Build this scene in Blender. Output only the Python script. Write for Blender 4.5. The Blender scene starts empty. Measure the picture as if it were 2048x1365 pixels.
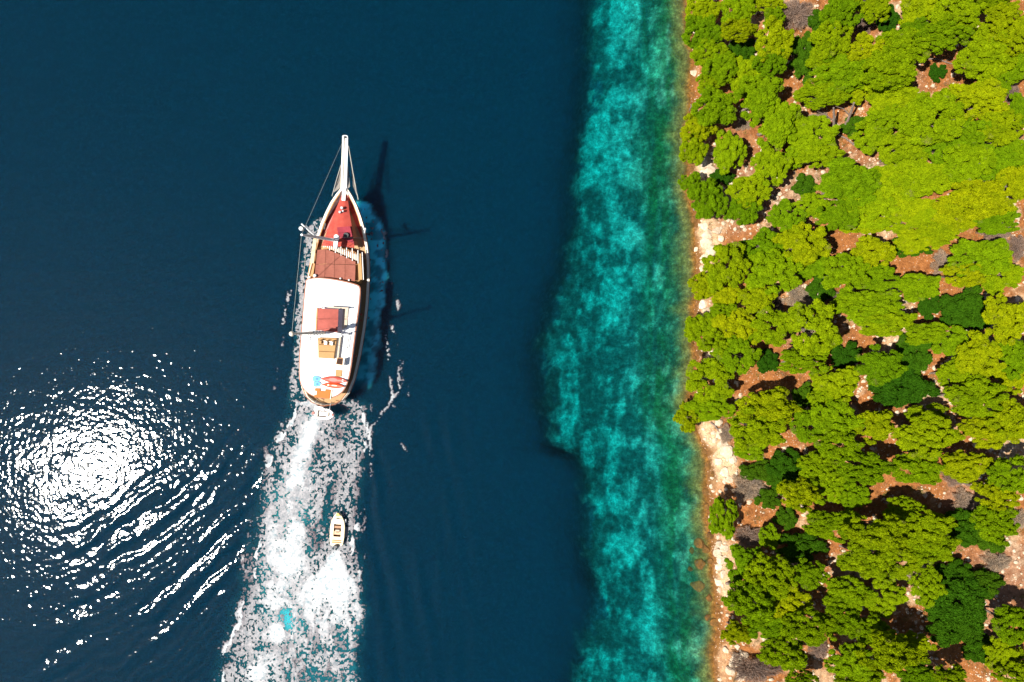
import bpy, math, random
import numpy as np
from mathutils import Vector, Matrix
random.seed(7)
rng = np.random.default_rng(11)
sc = bpy.context.scene
COL = sc.collection

# ------------------------------------------------------------------ camera, sky, sun, exposure
CAM_H = 85.3                      # metres above the sea: drone looking straight down
F = 1365.0                        # focal length in photo pixels (24 mm equivalent)
cam = bpy.data.cameras.new('camera'); camo = bpy.data.objects.new('camera', cam); COL.objects.link(camo)
camo.location = (0, 0, CAM_H); camo.rotation_euler = (0, 0, 0)
cam.sensor_width = 36; cam.lens = 24.0; cam.clip_end = 2000; cam.clip_start = 0.5
sc.camera = camo

SUN_AZ = Vector((-0.955, -0.2955)); ZEN = math.radians(32.6)
SUND = Vector((SUN_AZ.x*math.sin(ZEN), SUN_AZ.y*math.sin(ZEN), math.cos(ZEN))).normalized()
w = bpy.data.worlds.new('World'); sc.world = w; w.use_nodes = True
nt = w.node_tree; bg = nt.nodes['Background']
sky = nt.nodes.new('ShaderNodeTexSky'); sky.sky_type = 'NISHITA'; sky.sun_disc = False
sky.sun_elevation = math.pi/2-ZEN; sky.sun_rotation = math.atan2(SUND.x, SUND.y)
nt.links.new(sky.outputs[0], bg.inputs[0]); bg.inputs[1].default_value = 0.05
sl = bpy.data.lights.new('sun', 'SUN'); so = bpy.data.objects.new('sun', sl); COL.objects.link(so)
sl.energy = 5.0; sl.angle = math.radians(0.53); sl.color = (1, 0.955, 0.87)
so.rotation_euler = SUND.to_track_quat('Z', 'Y').to_euler(); so.location = (-60, -20, 90)
sc.view_settings.view_transform = 'Standard'; sc.view_settings.look = 'None'
sc.view_settings.gamma = 1; sc.view_settings.exposure = 0.9
sc.view_settings.use_curve_mapping = False
sc.cycles.max_bounces = 8; sc.cycles.diffuse_bounces = 2; sc.cycles.glossy_bounces = 2
sc.cycles.transparent_max_bounces = 12; sc.cycles.volume_bounces = 0
sc.cycles.use_denoising = True

# ------------------------------------------------------------------ helpers
def P(px, py, z=0.0):
    k = (CAM_H-z)/F
    return Vector(((px-1024)*k, (682.5-py)*k, z))

_T = {}
def vnoise(x, y, seed=0):
    if seed not in _T: _T[seed] = np.random.default_rng(1000+seed).random((256, 256))
    t = _T[seed]
    xi = np.floor(x).astype(int); yi = np.floor(y).astype(int)
    fx = x-xi; fy = y-yi
    fx = fx*fx*(3-2*fx); fy = fy*fy*(3-2*fy)
    a = t[xi % 256, yi % 256]; b = t[(xi+1) % 256, yi % 256]
    c = t[xi % 256, (yi+1) % 256]; d = t[(xi+1) % 256, (yi+1) % 256]
    return (a*(1-fx)+b*fx)*(1-fy)+(c*(1-fx)+d*fx)*fy
def fbm(x, y, lam, seed=0, octv=4, gain=0.5):
    s = 0; a = 1; n = 0
    for o in range(octv):
        s = s+a*vnoise(x/lam*2**o+17.3*o, y/lam*2**o-9.1*o, seed+o); n += a; a *= gain
    return s/n
def sstep(a, b, x):
    t = np.clip((x-a)/(b-a), 0, 1); return t*t*(3-2*t)

def tag(o, label=None, cat=None, group=None, kind=None):
    if label: o['label'] = label
    if cat: o['category'] = cat
    if group: o['group'] = group
    if kind: o['kind'] = kind
    return o
def link_mesh(name, me, mats=None, parent=None):
    o = bpy.data.objects.new(name, me); COL.objects.link(o)
    if mats is not None and not me.materials:
        for m in (mats if isinstance(mats, (list, tuple)) else [mats]): me.materials.append(m)
    if parent: o.parent = parent
    return o
def empty(name, loc=(0, 0, 0), rz=0.0):
    o = bpy.data.objects.new(name, None); COL.objects.link(o)
    o.location = loc; o.rotation_euler = (0, 0, rz); o.empty_display_size = 0.3
    return o
def np_mesh(name, verts, faces, smooth=False):
    me = bpy.data.meshes.new(name)
    v = np.asarray(verts, np.float32); f = np.asarray(faces, np.int32)
    n = f.shape[1]
    me.vertices.add(len(v)); me.vertices.foreach_set('co', v.ravel())
    me.loops.add(f.size); me.loops.foreach_set('vertex_index', f.ravel())
    me.polygons.add(len(f)); me.polygons.foreach_set('loop_start', np.arange(0, f.size, n, dtype=np.int32))
    me.polygons.foreach_set('use_smooth', np.full(len(f), smooth))
    me.update(calc_edges=True); me.validate()
    return me
def add_col(me, name, rgb):
    a = me.attributes.new(name, 'FLOAT_COLOR', 'POINT')
    c = np.ones((len(rgb), 4), np.float32); c[:, :3] = rgb
    a.data.foreach_set('color', c.ravel())
def add_float(me, name, v):
    a = me.attributes.new(name, 'FLOAT', 'POINT'); a.data.foreach_set('value', np.asarray(v, np.float32).ravel())

class MB:
    def __init__(self): self.v = []; self.f = []
    def add(self, vs, fs):
        n = len(self.v); self.v += [tuple(p) for p in vs]; self.f += [tuple(i+n for i in f) for f in fs]; return self
    def box(self, c, s, rz=0.0):
        ca, sa = math.cos(rz), math.sin(rz); vs = []
        for dz in (-.5, .5):
            for dx, dy in ((-.5, -.5), (.5, -.5), (.5, .5), (-.5, .5)):
                x, y = dx*s[0], dy*s[1]
                vs.append((c[0]+x*ca-y*sa, c[1]+x*sa+y*ca, c[2]+dz*s[2]))
        return self.add(vs, [(3, 2, 1, 0), (4, 5, 6, 7), (0, 1, 5, 4), (1, 2, 6, 5), (2, 3, 7, 6), (3, 0, 4, 7)])
    def prism(self, pts, z0, z1, inset=0.0, bev=0.0):
        """outline pts (x, y) extruded from z0 to z1 (floats or per-point lists), top edge bevelled by bev"""
        n = len(pts); a0 = z0 if hasattr(z0, '__len__') else [z0]*n; a1 = z1 if hasattr(z1, '__len__') else [z1]*n
        area = sum(pts[i][0]*pts[(i+1) % n][1]-pts[(i+1) % n][0]*pts[i][1] for i in range(n))
        if area < 0: pts = pts[::-1]; a0 = list(a0)[::-1]; a1 = list(a1)[::-1]
        vs = [(p[0], p[1], z) for p, z in zip(pts, a0)]
        rings = 2
        if bev > 0:
            vs += [(p[0], p[1], z-bev) for p, z in zip(pts, a1)]
            q = offset(pts, bev); vs += [(p[0], p[1], z) for p, z in zip(q, a1)]; rings = 3
        else: vs += [(p[0], p[1], z) for p, z in zip(pts, a1)]
        fs = [tuple(range(n))[::-1], tuple(range((rings-1)*n, rings*n))]
        for r in range(rings-1):
            for i in range(n): j = (i+1) % n; fs.append((r*n+i, r*n+j, (r+1)*n+j, (r+1)*n+i))
        return self.add(vs, fs)
    def tube(self, p0, p1, r0, r1=None, n=8):
        r1 = r0 if r1 is None else r1
        p0 = Vector(p0); p1 = Vector(p1); d = (p1-p0).normalized()
        a = d.orthogonal().normalized(); b = d.cross(a); vs = []
        for p, r in ((p0, r0), (p1, r1)):
            for i in range(n):
                t = 2*math.pi*i/n; vs.append(p+a*r*math.cos(t)+b*r*math.sin(t))
        fs = [tuple(range(n))[::-1], tuple(range(n, 2*n))]+[(i, (i+1) % n, n+(i+1) % n, n+i) for i in range(n)]
        return self.add(vs, fs)
    def path(self, pts, rads, n=7):
        pts = [Vector(p) for p in pts]; vs = []; m = len(pts)
        for k, p in enumerate(pts):
            d = (pts[min(k+1, m-1)]-pts[max(k-1, 0)]).normalized()
            a = d.cross(Vector((0.13, 1, 0.21))).normalized(); b = d.cross(a)
            for i in range(n):
                t = 2*math.pi*i/n; vs.append(p+a*rads[k]*math.cos(t)+b*rads[k]*math.sin(t))
        fs = [tuple(range(n))[::-1], tuple(range((m-1)*n, m*n))]
        for k in range(m-1):
            for i in range(n): j = (i+1) % n; fs.append((k*n+i, k*n+j, (k+1)*n+j, (k+1)*n+i))
        return self.add(vs, fs)
    def ball(self, c, r, sz=1.0, nu=12, nv=8):
        vs = [(c[0], c[1], c[2]-r*sz)]
        for j in range(1, nv):
            ph = math.pi*j/nv-math.pi/2
            for i in range(nu):
                t = 2*math.pi*i/nu; vs.append((c[0]+r*math.cos(ph)*math.cos(t), c[1]+r*math.cos(ph)*math.sin(t), c[2]+r*sz*math.sin(ph)))
        vs.append((c[0], c[1], c[2]+r*sz)); fs = []
        for i in range(nu): fs.append((0, 1+(i+1) % nu, 1+i))
        for j in range(nv-2):
            for i in range(nu):
                a = 1+j*nu; fs.append((a+i, a+(i+1) % nu, a+nu+(i+1) % nu, a+nu+i))
        L = len(vs)-1; a = 1+(nv-2)*nu
        for i in range(nu): fs.append((a+i, a+(i+1) % nu, L))
        return self.add(vs, fs)
    def sheet(self, rows, th=0.0):
        """grid of points (rows of equal length) given thickness th downward"""
        m, n = len(rows), len(rows[0]); vs = [p for r in rows for p in r]
        fs = [(i*n+j, i*n+j+1, (i+1)*n+j+1, (i+1)*n+j) for i in range(m-1) for j in range(n-1)]
        if th:
            N = len(vs); vs = vs+[(p[0], p[1], p[2]-th) for p in vs]
            fs += [tuple(N+i for i in f[::-1]) for f in fs]
            ring = [j for j in range(n)]+[i*n+n-1 for i in range(1, m)]+[(m-1)*n+j for j in range(n-2, -1, -1)]+[i*n for i in range(m-2, 0, -1)]
            for a, b in zip(ring, ring[1:]+ring[:1]): fs.append((b, a, N+a, N+b))
        return self.add(vs, fs)
    def build(self, name, mat, parent=None, smooth=False):
        me = bpy.data.meshes.new(name); me.from_pydata([tuple(p) for p in self.v], [], self.f); me.update()
        if smooth:
            me.polygons.foreach_set('use_smooth', np.ones(len(me.polygons), bool))
            me.set_sharp_from_angle(angle=math.radians(40))
        return link_mesh(name, me, mat, parent)
def offset(pts, d):
    n = len(pts); out = []
    for i in range(n):
        a = Vector(pts[i-1]); b = Vector(pts[i]); c = Vector(pts[(i+1) % n])
        e1 = (b-a).normalized(); e2 = (c-b).normalized()
        n1 = Vector((-e1.y, e1.x)); n2 = Vector((-e2.y, e2.x)); m = (n1+n2)
        m = m.normalized() if m.length > 1e-6 else n1
        out.append((b.x+m.x*d, b.y+m.y*d))
    return out
def smooth_poly(pts, it=2):
    for _ in range(it):
        q = []; n = len(pts)
        for i in range(n):
            a = pts[i]; b = pts[(i+1) % n]
            q.append((a[0]*.75+b[0]*.25, a[1]*.75+b[1]*.25)); q.append((a[0]*.25+b[0]*.75, a[1]*.25+b[1]*.75))
        pts = q
    return pts

# ------------------------------------------------------------------ materials
class NT:
    def __init__(self, name):
        self.m = bpy.data.materials.new(name); self.m.use_nodes = True; self.t = self.m.node_tree
        self.t.nodes.clear(); self.out = self.n('ShaderNodeOutputMaterial')
    def n(self, typ, **kw):
        nd = self.t.nodes.new(typ)
        for k, v in kw.items():
            if k.startswith('_'): setattr(nd, k[1:], v)
            else: nd.inputs[k.replace('__', ' ')].default_value = v
        return nd
    def l(self, a, b): self.t.links.new(a, b)
    def coord(self): return self.n('ShaderNodeTexCoord').outputs['Object']
    def noise(self, scale, detail=4, rough=0.55, vec=None, dist=0.0):
        nd = self.n('ShaderNodeTexNoise', Scale=scale, Detail=detail, Roughness=rough, Distortion=dist)
        self.l(vec if vec is not None else self.coord(), nd.inputs['Vector']); return nd.outputs['Fac']
    def ramp(self, fac, stops):
        r = self.n('ShaderNodeValToRGB'); e = r.color_ramp.elements
        while len(e) < len(stops): e.new(0.5)
        for el, (p, c) in zip(e, stops): el.position = p; el.color = (*c, 1) if len(c) == 3 else c
        self.l(fac, r.inputs[0]); return r.outputs[0]
    def math(self, op, a, b=None, clamp=False):
        m = self.n('ShaderNodeMath', _operation=op, _use_clamp=clamp)
        for i, x in enumerate((a, b)):
            if x is None: continue
            if isinstance(x, (int, float)): m.inputs[i].default_value = x
            else: self.l(x, m.inputs[i])
        return m.outputs[0]
    def mix(self, fac, a, b, mode='MIX'):
        m = self.n('ShaderNodeMix', _data_type='RGBA', _blend_type=mode)
        for s, x in ((m.inputs['Factor'], fac), (m.inputs[6], a), (m.inputs[7], b)):
            if isinstance(x, (int, float)): s.default_value = x
            elif isinstance(x, tuple): s.default_value = (*x, 1)
            else: self.l(x, s)
        return m.outputs[2]
    def attr(self, name): return self.n('ShaderNodeAttribute', _attribute_name=name)
    def bump(self, h, strength, dist):
        b = self.n('ShaderNodeBump', Strength=strength, Distance=dist); self.l(h, b.inputs['Height']); return b.outputs[0]
    def principled(self, col, rough=0.6, normal=None, **kw):
        p = self.n('ShaderNodeBsdfPrincipled', Roughness=rough, **kw)
        if isinstance(col, tuple): p.inputs['Base Color'].default_value = (*col, 1)
        else: self.l(col, p.inputs['Base Color'])
        if normal is not None: self.l(normal, p.inputs['Normal'])
        self.l(p.outputs[0], self.out.inputs[0]); return p

MATS = {}
def paint(name, col, rough=0.5, var=0.12, scale=3.0, bump=0.0):
    """painted / cloth / plastic surface with slight wear"""
    if name in MATS: return MATS[name]
    t = NT(name); f = t.noise(scale, 5)
    c = t.ramp(f, [(0.25, tuple(x*(1-var) for x in col)), (0.75, tuple(min(1, x*(1+var*.6)) for x in col))])
    nrm = t.bump(t.noise(scale*9, 3), bump, 0.02) if bump else None
    t.principled(c, rough, nrm); MATS[name] = t.m; return t.m
def wood(name, col, pitch=0.12, axis=0, rough=0.6):
    """planked timber: fine caulking lines along the boat plus grain"""
    if name in MATS: return MATS[name]
    t = NT(name); co = t.coord(); sep = t.n('ShaderNodeSeparateXYZ'); t.l(co, sep.inputs[0])
    fr = t.math('FRACT', t.math('DIVIDE', sep.outputs[axis], pitch))
    ln = t.math('LESS_THAN', fr, 0.12)
    mp = t.n('ShaderNodeMapping'); mp.inputs['Scale'].default_value = (9, 1.2, 1) if axis == 0 else (1.2, 9, 1); t.l(co, mp.inputs[0])
    g = t.noise(2.0, 5, vec=mp.outputs[0])
    c = t.ramp(g, [(0.25, tuple(x*.72 for x in col)), (0.75, tuple(x*1.12 for x in col))])
    c = t.mix(t.math('MULTIPLY', ln, 0.45), c, tuple(x*.25 for x in col))
    t.principled(c, rough); MATS[name] = t.m; return t.m

M_white = paint('white_gelcoat', (.80, .79, .77), .35, .05)
M_hull = paint('white_hull_paint', (.74, .73, .70), .3, .08, 1.2)
M_cream = paint('cream_gelcoat', (.76, .64, .42), .4, .08)
M_cap = paint('pale_cap_rail', (.72, .64, .50), .4, .1)
M_red = paint('red_bulwark', (.30, .035, .012), .35, .25, 2)
M_brownrim = paint('varnished_rim', (.27, .085, .035), .35, .2, 4)
M_teak = wood('teak_deck', (.42, .24, .10))
M_teak2 = wood('teak_roof', (.38, .15, .075), .18, 1)
M_orange_wood = wood('orange_teak', (.48, .23, .075), .15)
M_steel = paint('steel', (.45, .45, .46), .3, .1)
M_dark = paint('dark_fitting', (.02, .02, .022), .5, .2)
M_glass = paint('dark_window', (.012, .016, .02), .08, .1)
M_rope = paint('rope', (.42, .38, .32), .8, .2)
M_tan = paint('tan_canvas', (.40, .22, .085), .8, .12, 5, .3)
M_redcloth = paint('brick_red_canvas', (.33, .075, .055), .85, .18, 2.5, .4)
M_spar = paint('spar_varnish', (.62, .46, .26), .4, .15)
M_orange = paint('orange_foam', (.50, .115, .005), .7, .08)
M_kred = paint('coral_plastic', (.46, .075, .048), .4, .08)
M_kor = paint('red_orange_plastic', (.50, .06, .012), .4, .12)
M_blue = paint('cyan_board', (.015, .24, .62), .4, .1)
M_yellow = paint('yellow_bow', (.75, .40, .05), .4, .1)
M_beige = paint('beige_canvas', (.52, .42, .32), .85, .1)
M_brown = paint('brown_upholstery', (.36, .20, .11), .7, .15)

def mesh_fabric():
    t = NT('red_mesh_awning')
    c = t.ramp(t.noise(1.6, 4), [(.3, (.40, .062, .05)), (.7, (.50, .10, .075))])
    d = t.n('ShaderNodeBsdfDiffuse'); t.l(c, d.inputs[0])
    tr = t.n('ShaderNodeBsdfTransparent'); tr.inputs[0].default_value = (1, .62, .55, 1)
    mx = t.n('ShaderNodeMixShader', Fac=.24); t.l(d.outputs[0], mx.inputs[1]); t.l(tr.outputs[0], mx.inputs[2])
    t.l(mx.outputs[0], t.out.inputs[0]); return t.m
M_mesh = mesh_fabric()
def net_mat():
    t = NT('safety_net')
    d = t.n('ShaderNodeBsdfDiffuse'); d.inputs[0].default_value = (.42, .37, .32, 1)
    tr = t.n('ShaderNodeBsdfTransparent'); mx = t.n('ShaderNodeMixShader', Fac=.6)
    t.l(d.outputs[0], mx.inputs[1]); t.l(tr.outputs[0], mx.inputs[2]); t.l(mx.outputs[0], t.out.inputs[0]); return t.m
M_net = net_mat()

# ------------------------------------------------------------------ shoreline and terrain functions (world metres)
K0 = CAM_H/F
SH = np.array([(-700, 1380), (-120, 1376), (0, 1372), (70, 1376), (130, 1386), (200, 1380), (270, 1374), (330, 1380), (380, 1376), (430, 1386), (500, 1390),
               (580, 1392), (660, 1388), (720, 1388), (800, 1378), (860, 1396), (920, 1416), (980, 1414), (1040, 1414), (1100, 1420), (1180, 1428),
               (1260, 1432), (1310, 1426), (1365, 1428), (1480, 1434), (2100, 1440)], float)
ED = np.array([(-700, 1195), (0, 1192), (100, 1190), (200, 1182), (300, 1168), (400, 1162), (480, 1150), (540, 1138), (575, 1120), (650, 1098), (700, 1084),
               (760, 1092), (840, 1100), (905, 1114), (925, 1165), (960, 1184), (1060, 1178), (1150, 1184), (1190, 1208), (1230, 1200), (1300, 1176), (1365, 1160), (2100, 1150)], float)
def shore_x(y):
    py = 682.5-np.asarray(y)/K0
    return (np.interp(py, SH[:, 0], SH[:, 1])-1024)*K0+0.5*(fbm(np.asarray(y)*1.0, np.asarray(y)*0+3.3, 3.0, 5)-.5)+0.35*(fbm(np.asarray(y), np.asarray(y)*0+8.3, .8, 15)-.5)
def edge_x(y):
    py = 682.5-np.asarray(y)/K0
    return (np.interp(py, ED[:, 0], ED[:, 1])-1024)*K0
def terrain(x, y):
    x = np.asarray(x, float); y = np.asarray(y, float)
    s = x-shore_x(y); sp = np.maximum(s, 0)
    land = .9*(1-np.exp(-sp/1.3))+.13*sp+(fbm(x, y, 7, 21)-.5)*1.6*sstep(1, 8, sp)+(fbm(x, y, 1.1, 31)-.5)*.5*sstep(.2, 2, sp)
    land = land-np.maximum(sp-70, 0)*.05
    sd = np.maximum(-s, 0); e = edge_x(y)-x
    dep = np.interp(sd, [0, .6, 1.5, 3, 5, 8, 12, 17, 40], [0, .12, .32, .75, 1.5, 2.4, 3.3, 4.2, 5.0])
    dep = dep+sstep(-.8, 3.5, e)*5.0+sstep(2, 12, e)*4.5+np.clip(e/120, 0, 1)*3
    dep = dep+(fbm(x, y, 3.2, 41)-.5)*.8*sstep(.8, 5, sd)+(fbm(x, y, .7, 47)-.5)*.22*sstep(.3, 2, sd)
    return np.where(s >= 0, land, -dep)
def ground_z(x, y): return float(terrain(np.array([x]), np.array([y]))[0])
def spot(px, py, h=0.0):
    """world point of the ground under a pixel, for something whose seen middle is h above it"""
    z = h
    for _ in range(12):
        p = P(px, py, z); z = max(ground_z(p.x, p.y), 0)+h
    p = P(px, py, z); return Vector((p.x, p.y, ground_z(p.x, p.y)))

# ------------------------------------------------------------------ seabed and hillside (one grid, split at the shore)
ys = np.concatenate([np.linspace(-260, -52, 14)[:-1], np.arange(-52, 52.01, .26), np.linspace(52, 260, 14)[1:]])
s_sea = np.concatenate([np.linspace(-330, -75, 14)[:-1], np.linspace(-75, -30, 40)[:-1], np.arange(-30, -.001, .26), [0.0]])
s_land = np.concatenate([np.arange(0, 52, .3), np.linspace(52, 240, 16)])
def strip(svals):
    S, Y = np.meshgrid(svals, ys, indexing='xy'); X = S+shore_x(Y)*1.0
    n = len(svals); i = np.arange(len(ys)-1)[:, None]*n+np.arange(n-1)[None, :]
    f = np.stack([i, i+1, i+n+1, i+n], -1).reshape(-1, 4)
    return S.ravel(), X.ravel(), Y.ravel(), f
S, X, Y, fc = strip(s_sea)
Z = terrain(X, Y); Z[np.abs(S) < 1e-6] = 0.0
me = np_mesh('seabed', np.stack([X, Y, Z], -1), fc, True)
sd = -S; e = edge_x(Y)-X
n1 = fbm(X, Y, 2.6, 51, 5, .6); n2 = fbm(X*1.6, Y*.55, 1.5, 61, 4, .6); n3 = fbm(X, Y, 7, 71)
blot = np.clip((n1-.5)*1.5+(n2-.5)*1.1+(n3-.5)*.5, -1, 1)
sandm = sstep(-.16, .34, blot-.04)
inb = 1-sstep(-.5, .5, e+(fbm(X, Y, 3, 81, 5, .65)-.5)*9)
far = sstep(.71, .78, fbm(X*1.3, Y*.6, 4, 83, 4))*(1-sstep(2, 9, e))
sand = np.array((.34, .30, .27)); grass = np.array((.04, .075, .07)); deep = np.array((.035, .07, .085)); olive = np.array((.115, .10, .03)); rust = np.array((.21, .085, .018))
c = grass+(sand-grass)*sandm[:, None]
c = deep+(c-deep)*np.clip(inb+far*.6, 0, 1)[:, None]
# greener weedy belt along the shore, then brown shallows and the rust-coloured rim
belt = np.exp(-((sd-np.interp(682.5-Y/K0, [0, 300, 500, 900, 1365], [2.0, 3.4, 4.5, 4.0, 4.2]))/1.5)**2)*sstep(.3, .55, fbm(X*2, Y*.35, 2.2, 91))
c = c+(np.array((.03, .085, .035))-c)*(belt*.85)[:, None]
streak = sstep(.52, .7, fbm(X*2.6, Y*.25, 2.0, 95))*sstep(8.5, 4, sd)
c = c+(np.array((.035, .08, .045))-c)*(streak*.6)[:, None]
gr = sstep(8.5, 2.0, sd+(fbm(X, Y, 3, 97)-.5)*3)
c = c*(1+(np.array((.30, .78, .55))-1)*gr[:, None])
ol = sstep(3.0, .9, sd+(fbm(X, Y, 2, 99)-.5)*2.4)
c = c+(olive-c)*ol[:, None]
ru = sstep(.9, .1, sd+(fbm(X, Y, 1.2, 103)-.5)*1.1)
c = c+(rust-c)*(ru*.85)[:, None]
add_col(me, 'bed', c)
t = NT('seabed_sand_and_weed'); a = t.attr('bed').outputs['Color']
f1 = t.noise(1.3, 8, .75); f2 = t.noise(5.0, 5, .7)
c1 = t.mix(1.0, a, t.ramp(f1, [(.32, (.34, .36, .36)), (.50, (.9, .9, .9)), (.68, (2.0, 2.0, 2.0))]), 'MULTIPLY')
c1 = t.mix(1.0, c1, t.ramp(f2, [(.3, (.6, .6, .6)), (.7, (1.35, 1.35, 1.35))]), 'MULTIPLY')
pb = t.principled(c1, .95, t.bump(f1, .6, .3)); pb.inputs['Specular IOR Level'].default_value = .1
link_mesh('seabed', me, t.m); tag(bpy.data.objects['seabed'], kind='structure')

S, X, Y, fc = strip(s_land)
Z = terrain(X, Y); Z[np.abs(S) < 1e-6] = 0.0
me = np_mesh('hillside', np.stack([X, Y, Z], -1), fc, True)
soil = np.array((.31, .122, .036)); lime = np.array((.52, .37, .22)); grey = np.array((.30, .22, .18))
n1 = fbm(X, Y, 4.5, 111, 5); n2 = fbm(X, Y, 1.0, 121, 4); n3 = fbm(X, Y, 9, 131, 3)
c = soil+(lime-soil)*(sstep(.52, .68, n1*.5+n2*.5))[:, None]*.75
c = c+(grey-c)*(sstep(.58, .75, n3)*.3)[:, None]
PY = 682.5-Y/K0
lm = np.interp(PY, [0, 300, 318, 355, 375, 430, 445, 530, 560, 595, 610, 630, 645, 690, 705, 720, 830, 850, 960, 990, 1030, 1060, 1085, 1180, 1200, 1270, 1290, 1400], [0, 0, 1, 1, 0, 0, 1, 1, .1, .1, .8, .8, 0, 0, .5, 0, 0, 1, 1, .1, .1, .4, 1, 1, .15, .1, .55, .5])
sh = sstep(4.0, 1.0, S+(fbm(X, Y, 3, 141)-.5)*5)*lm
c = c+(lime*1.12-c)*(sh*.9)[:, None]
bt = sstep(1.0, .3, S+(fbm(X, Y, 1.5, 151)-.5)*1.6)
c = c+(np.array((.17, .075, .018))-c)*(bt*.95)[:, None]
add_col(me, 'soil', c)
t = NT('terra_rossa_and_limestone'); a = t.attr('soil').outputs['Color']
f1 = t.noise(1.8, 7, .68); f2 = t.noise(7, 5, .65)
vo = t.n('ShaderNodeTexVoronoi', Scale=3.2); t.l(t.coord(), vo.inputs['Vector'])
c1 = t.mix(1.0, a, t.ramp(f1, [(.3, (.55, .5, .48)), (.7, (1.3, 1.3, 1.32))]), 'MULTIPLY')
stone = t.math('MULTIPLY', t.math('LESS_THAN', vo.outputs['Distance'], .22), t.math('GREATER_THAN', f1, .47))
c1 = t.mix(t.math('MULTIPLY', stone, .55), c1, (.60, .46, .34))
c1 = t.mix(1.0, c1, t.ramp(f2, [(.3, (.68, .66, .64)), (.7, (1.22, 1.22, 1.22))]), 'MULTIPLY')
t.principled(c1, .95, t.bump(t.math('ADD', f1, t.math('MULTIPLY', f2, .4)), .9, .35)).inputs['Specular IOR Level'].default_value = .15
link_mesh('hillside', me, t.m); tag(bpy.data.objects['hillside'], kind='structure')

# ------------------------------------------------------------------ the sea
WK = np.array([(790, 640), (815, 640), (860, 632), (930, 622), (1000, 612), (1100, 604), (1200, 596), (1300, 582), (1365, 575), (1500, 555)], float)   # wake middle: py, px
def px_of(x): return np.asarray(x)/K0+1024
def py_of(y): return 682.5-np.asarray(y)/K0
def sea_h(x, y):
    """height of the water: low swell and the diverging wake waves of the gulet"""
    px = px_of(x); py = py_of(y)
    wp = (fbm(x, y, 6, 201)-.5)*2.2
    # left train, crests run down and to the left
    u = (px*.72+py*.69)*K0; dist = (-px*.69+py*.72)*K0
    le = np.interp(py, [780, 830, 900, 1000, 1150, 1365], [600, 575, 545, 520, 480, 420])
    inl = sstep(0, 25, le-px)*sstep(-40, 60, (py-790)-(600-px)*.45)*sstep(480, 300, le-px)
    u2 = u+wp+.0006*(px-500)**2*K0
    am = .080*sstep(.40, .62, fbm(u*1.0, dist*.45, 3.0, 211, 3))*(.45+.55*sstep(.42, .55, fbm(x, y, 2.2, 215, 3)))
    h = inl*am*np.sin(2*np.pi*u2/2.5)
    h = h+inl*.013*np.sin(2*np.pi*(u2+.5*wp)/.95)
    # right train, steeper crests
    v = (px*.965-py*.20)*K0
    re = np.interp(py, [400, 480, 560, 700, 850, 1000, 1200, 1365], [735, 772, 775, 770, 745, 730, 735, 725])
    inr = sstep(-6, 18, px-re)*sstep(230, 90, px-re-np.maximum(py-700, 0)*.12)*sstep(430, 560, py)
    h = h+inr*.045*np.sin(2*np.pi*(v+wp*1.0)/2.7)*sstep(.38, .62, fbm(x*1.6, y*.35, 4, 221))*sstep(760, 900, py)
    h = h+.035*(fbm(x*.5+y*.2, y, 9, 231, 2)-.5)
    return h
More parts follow.
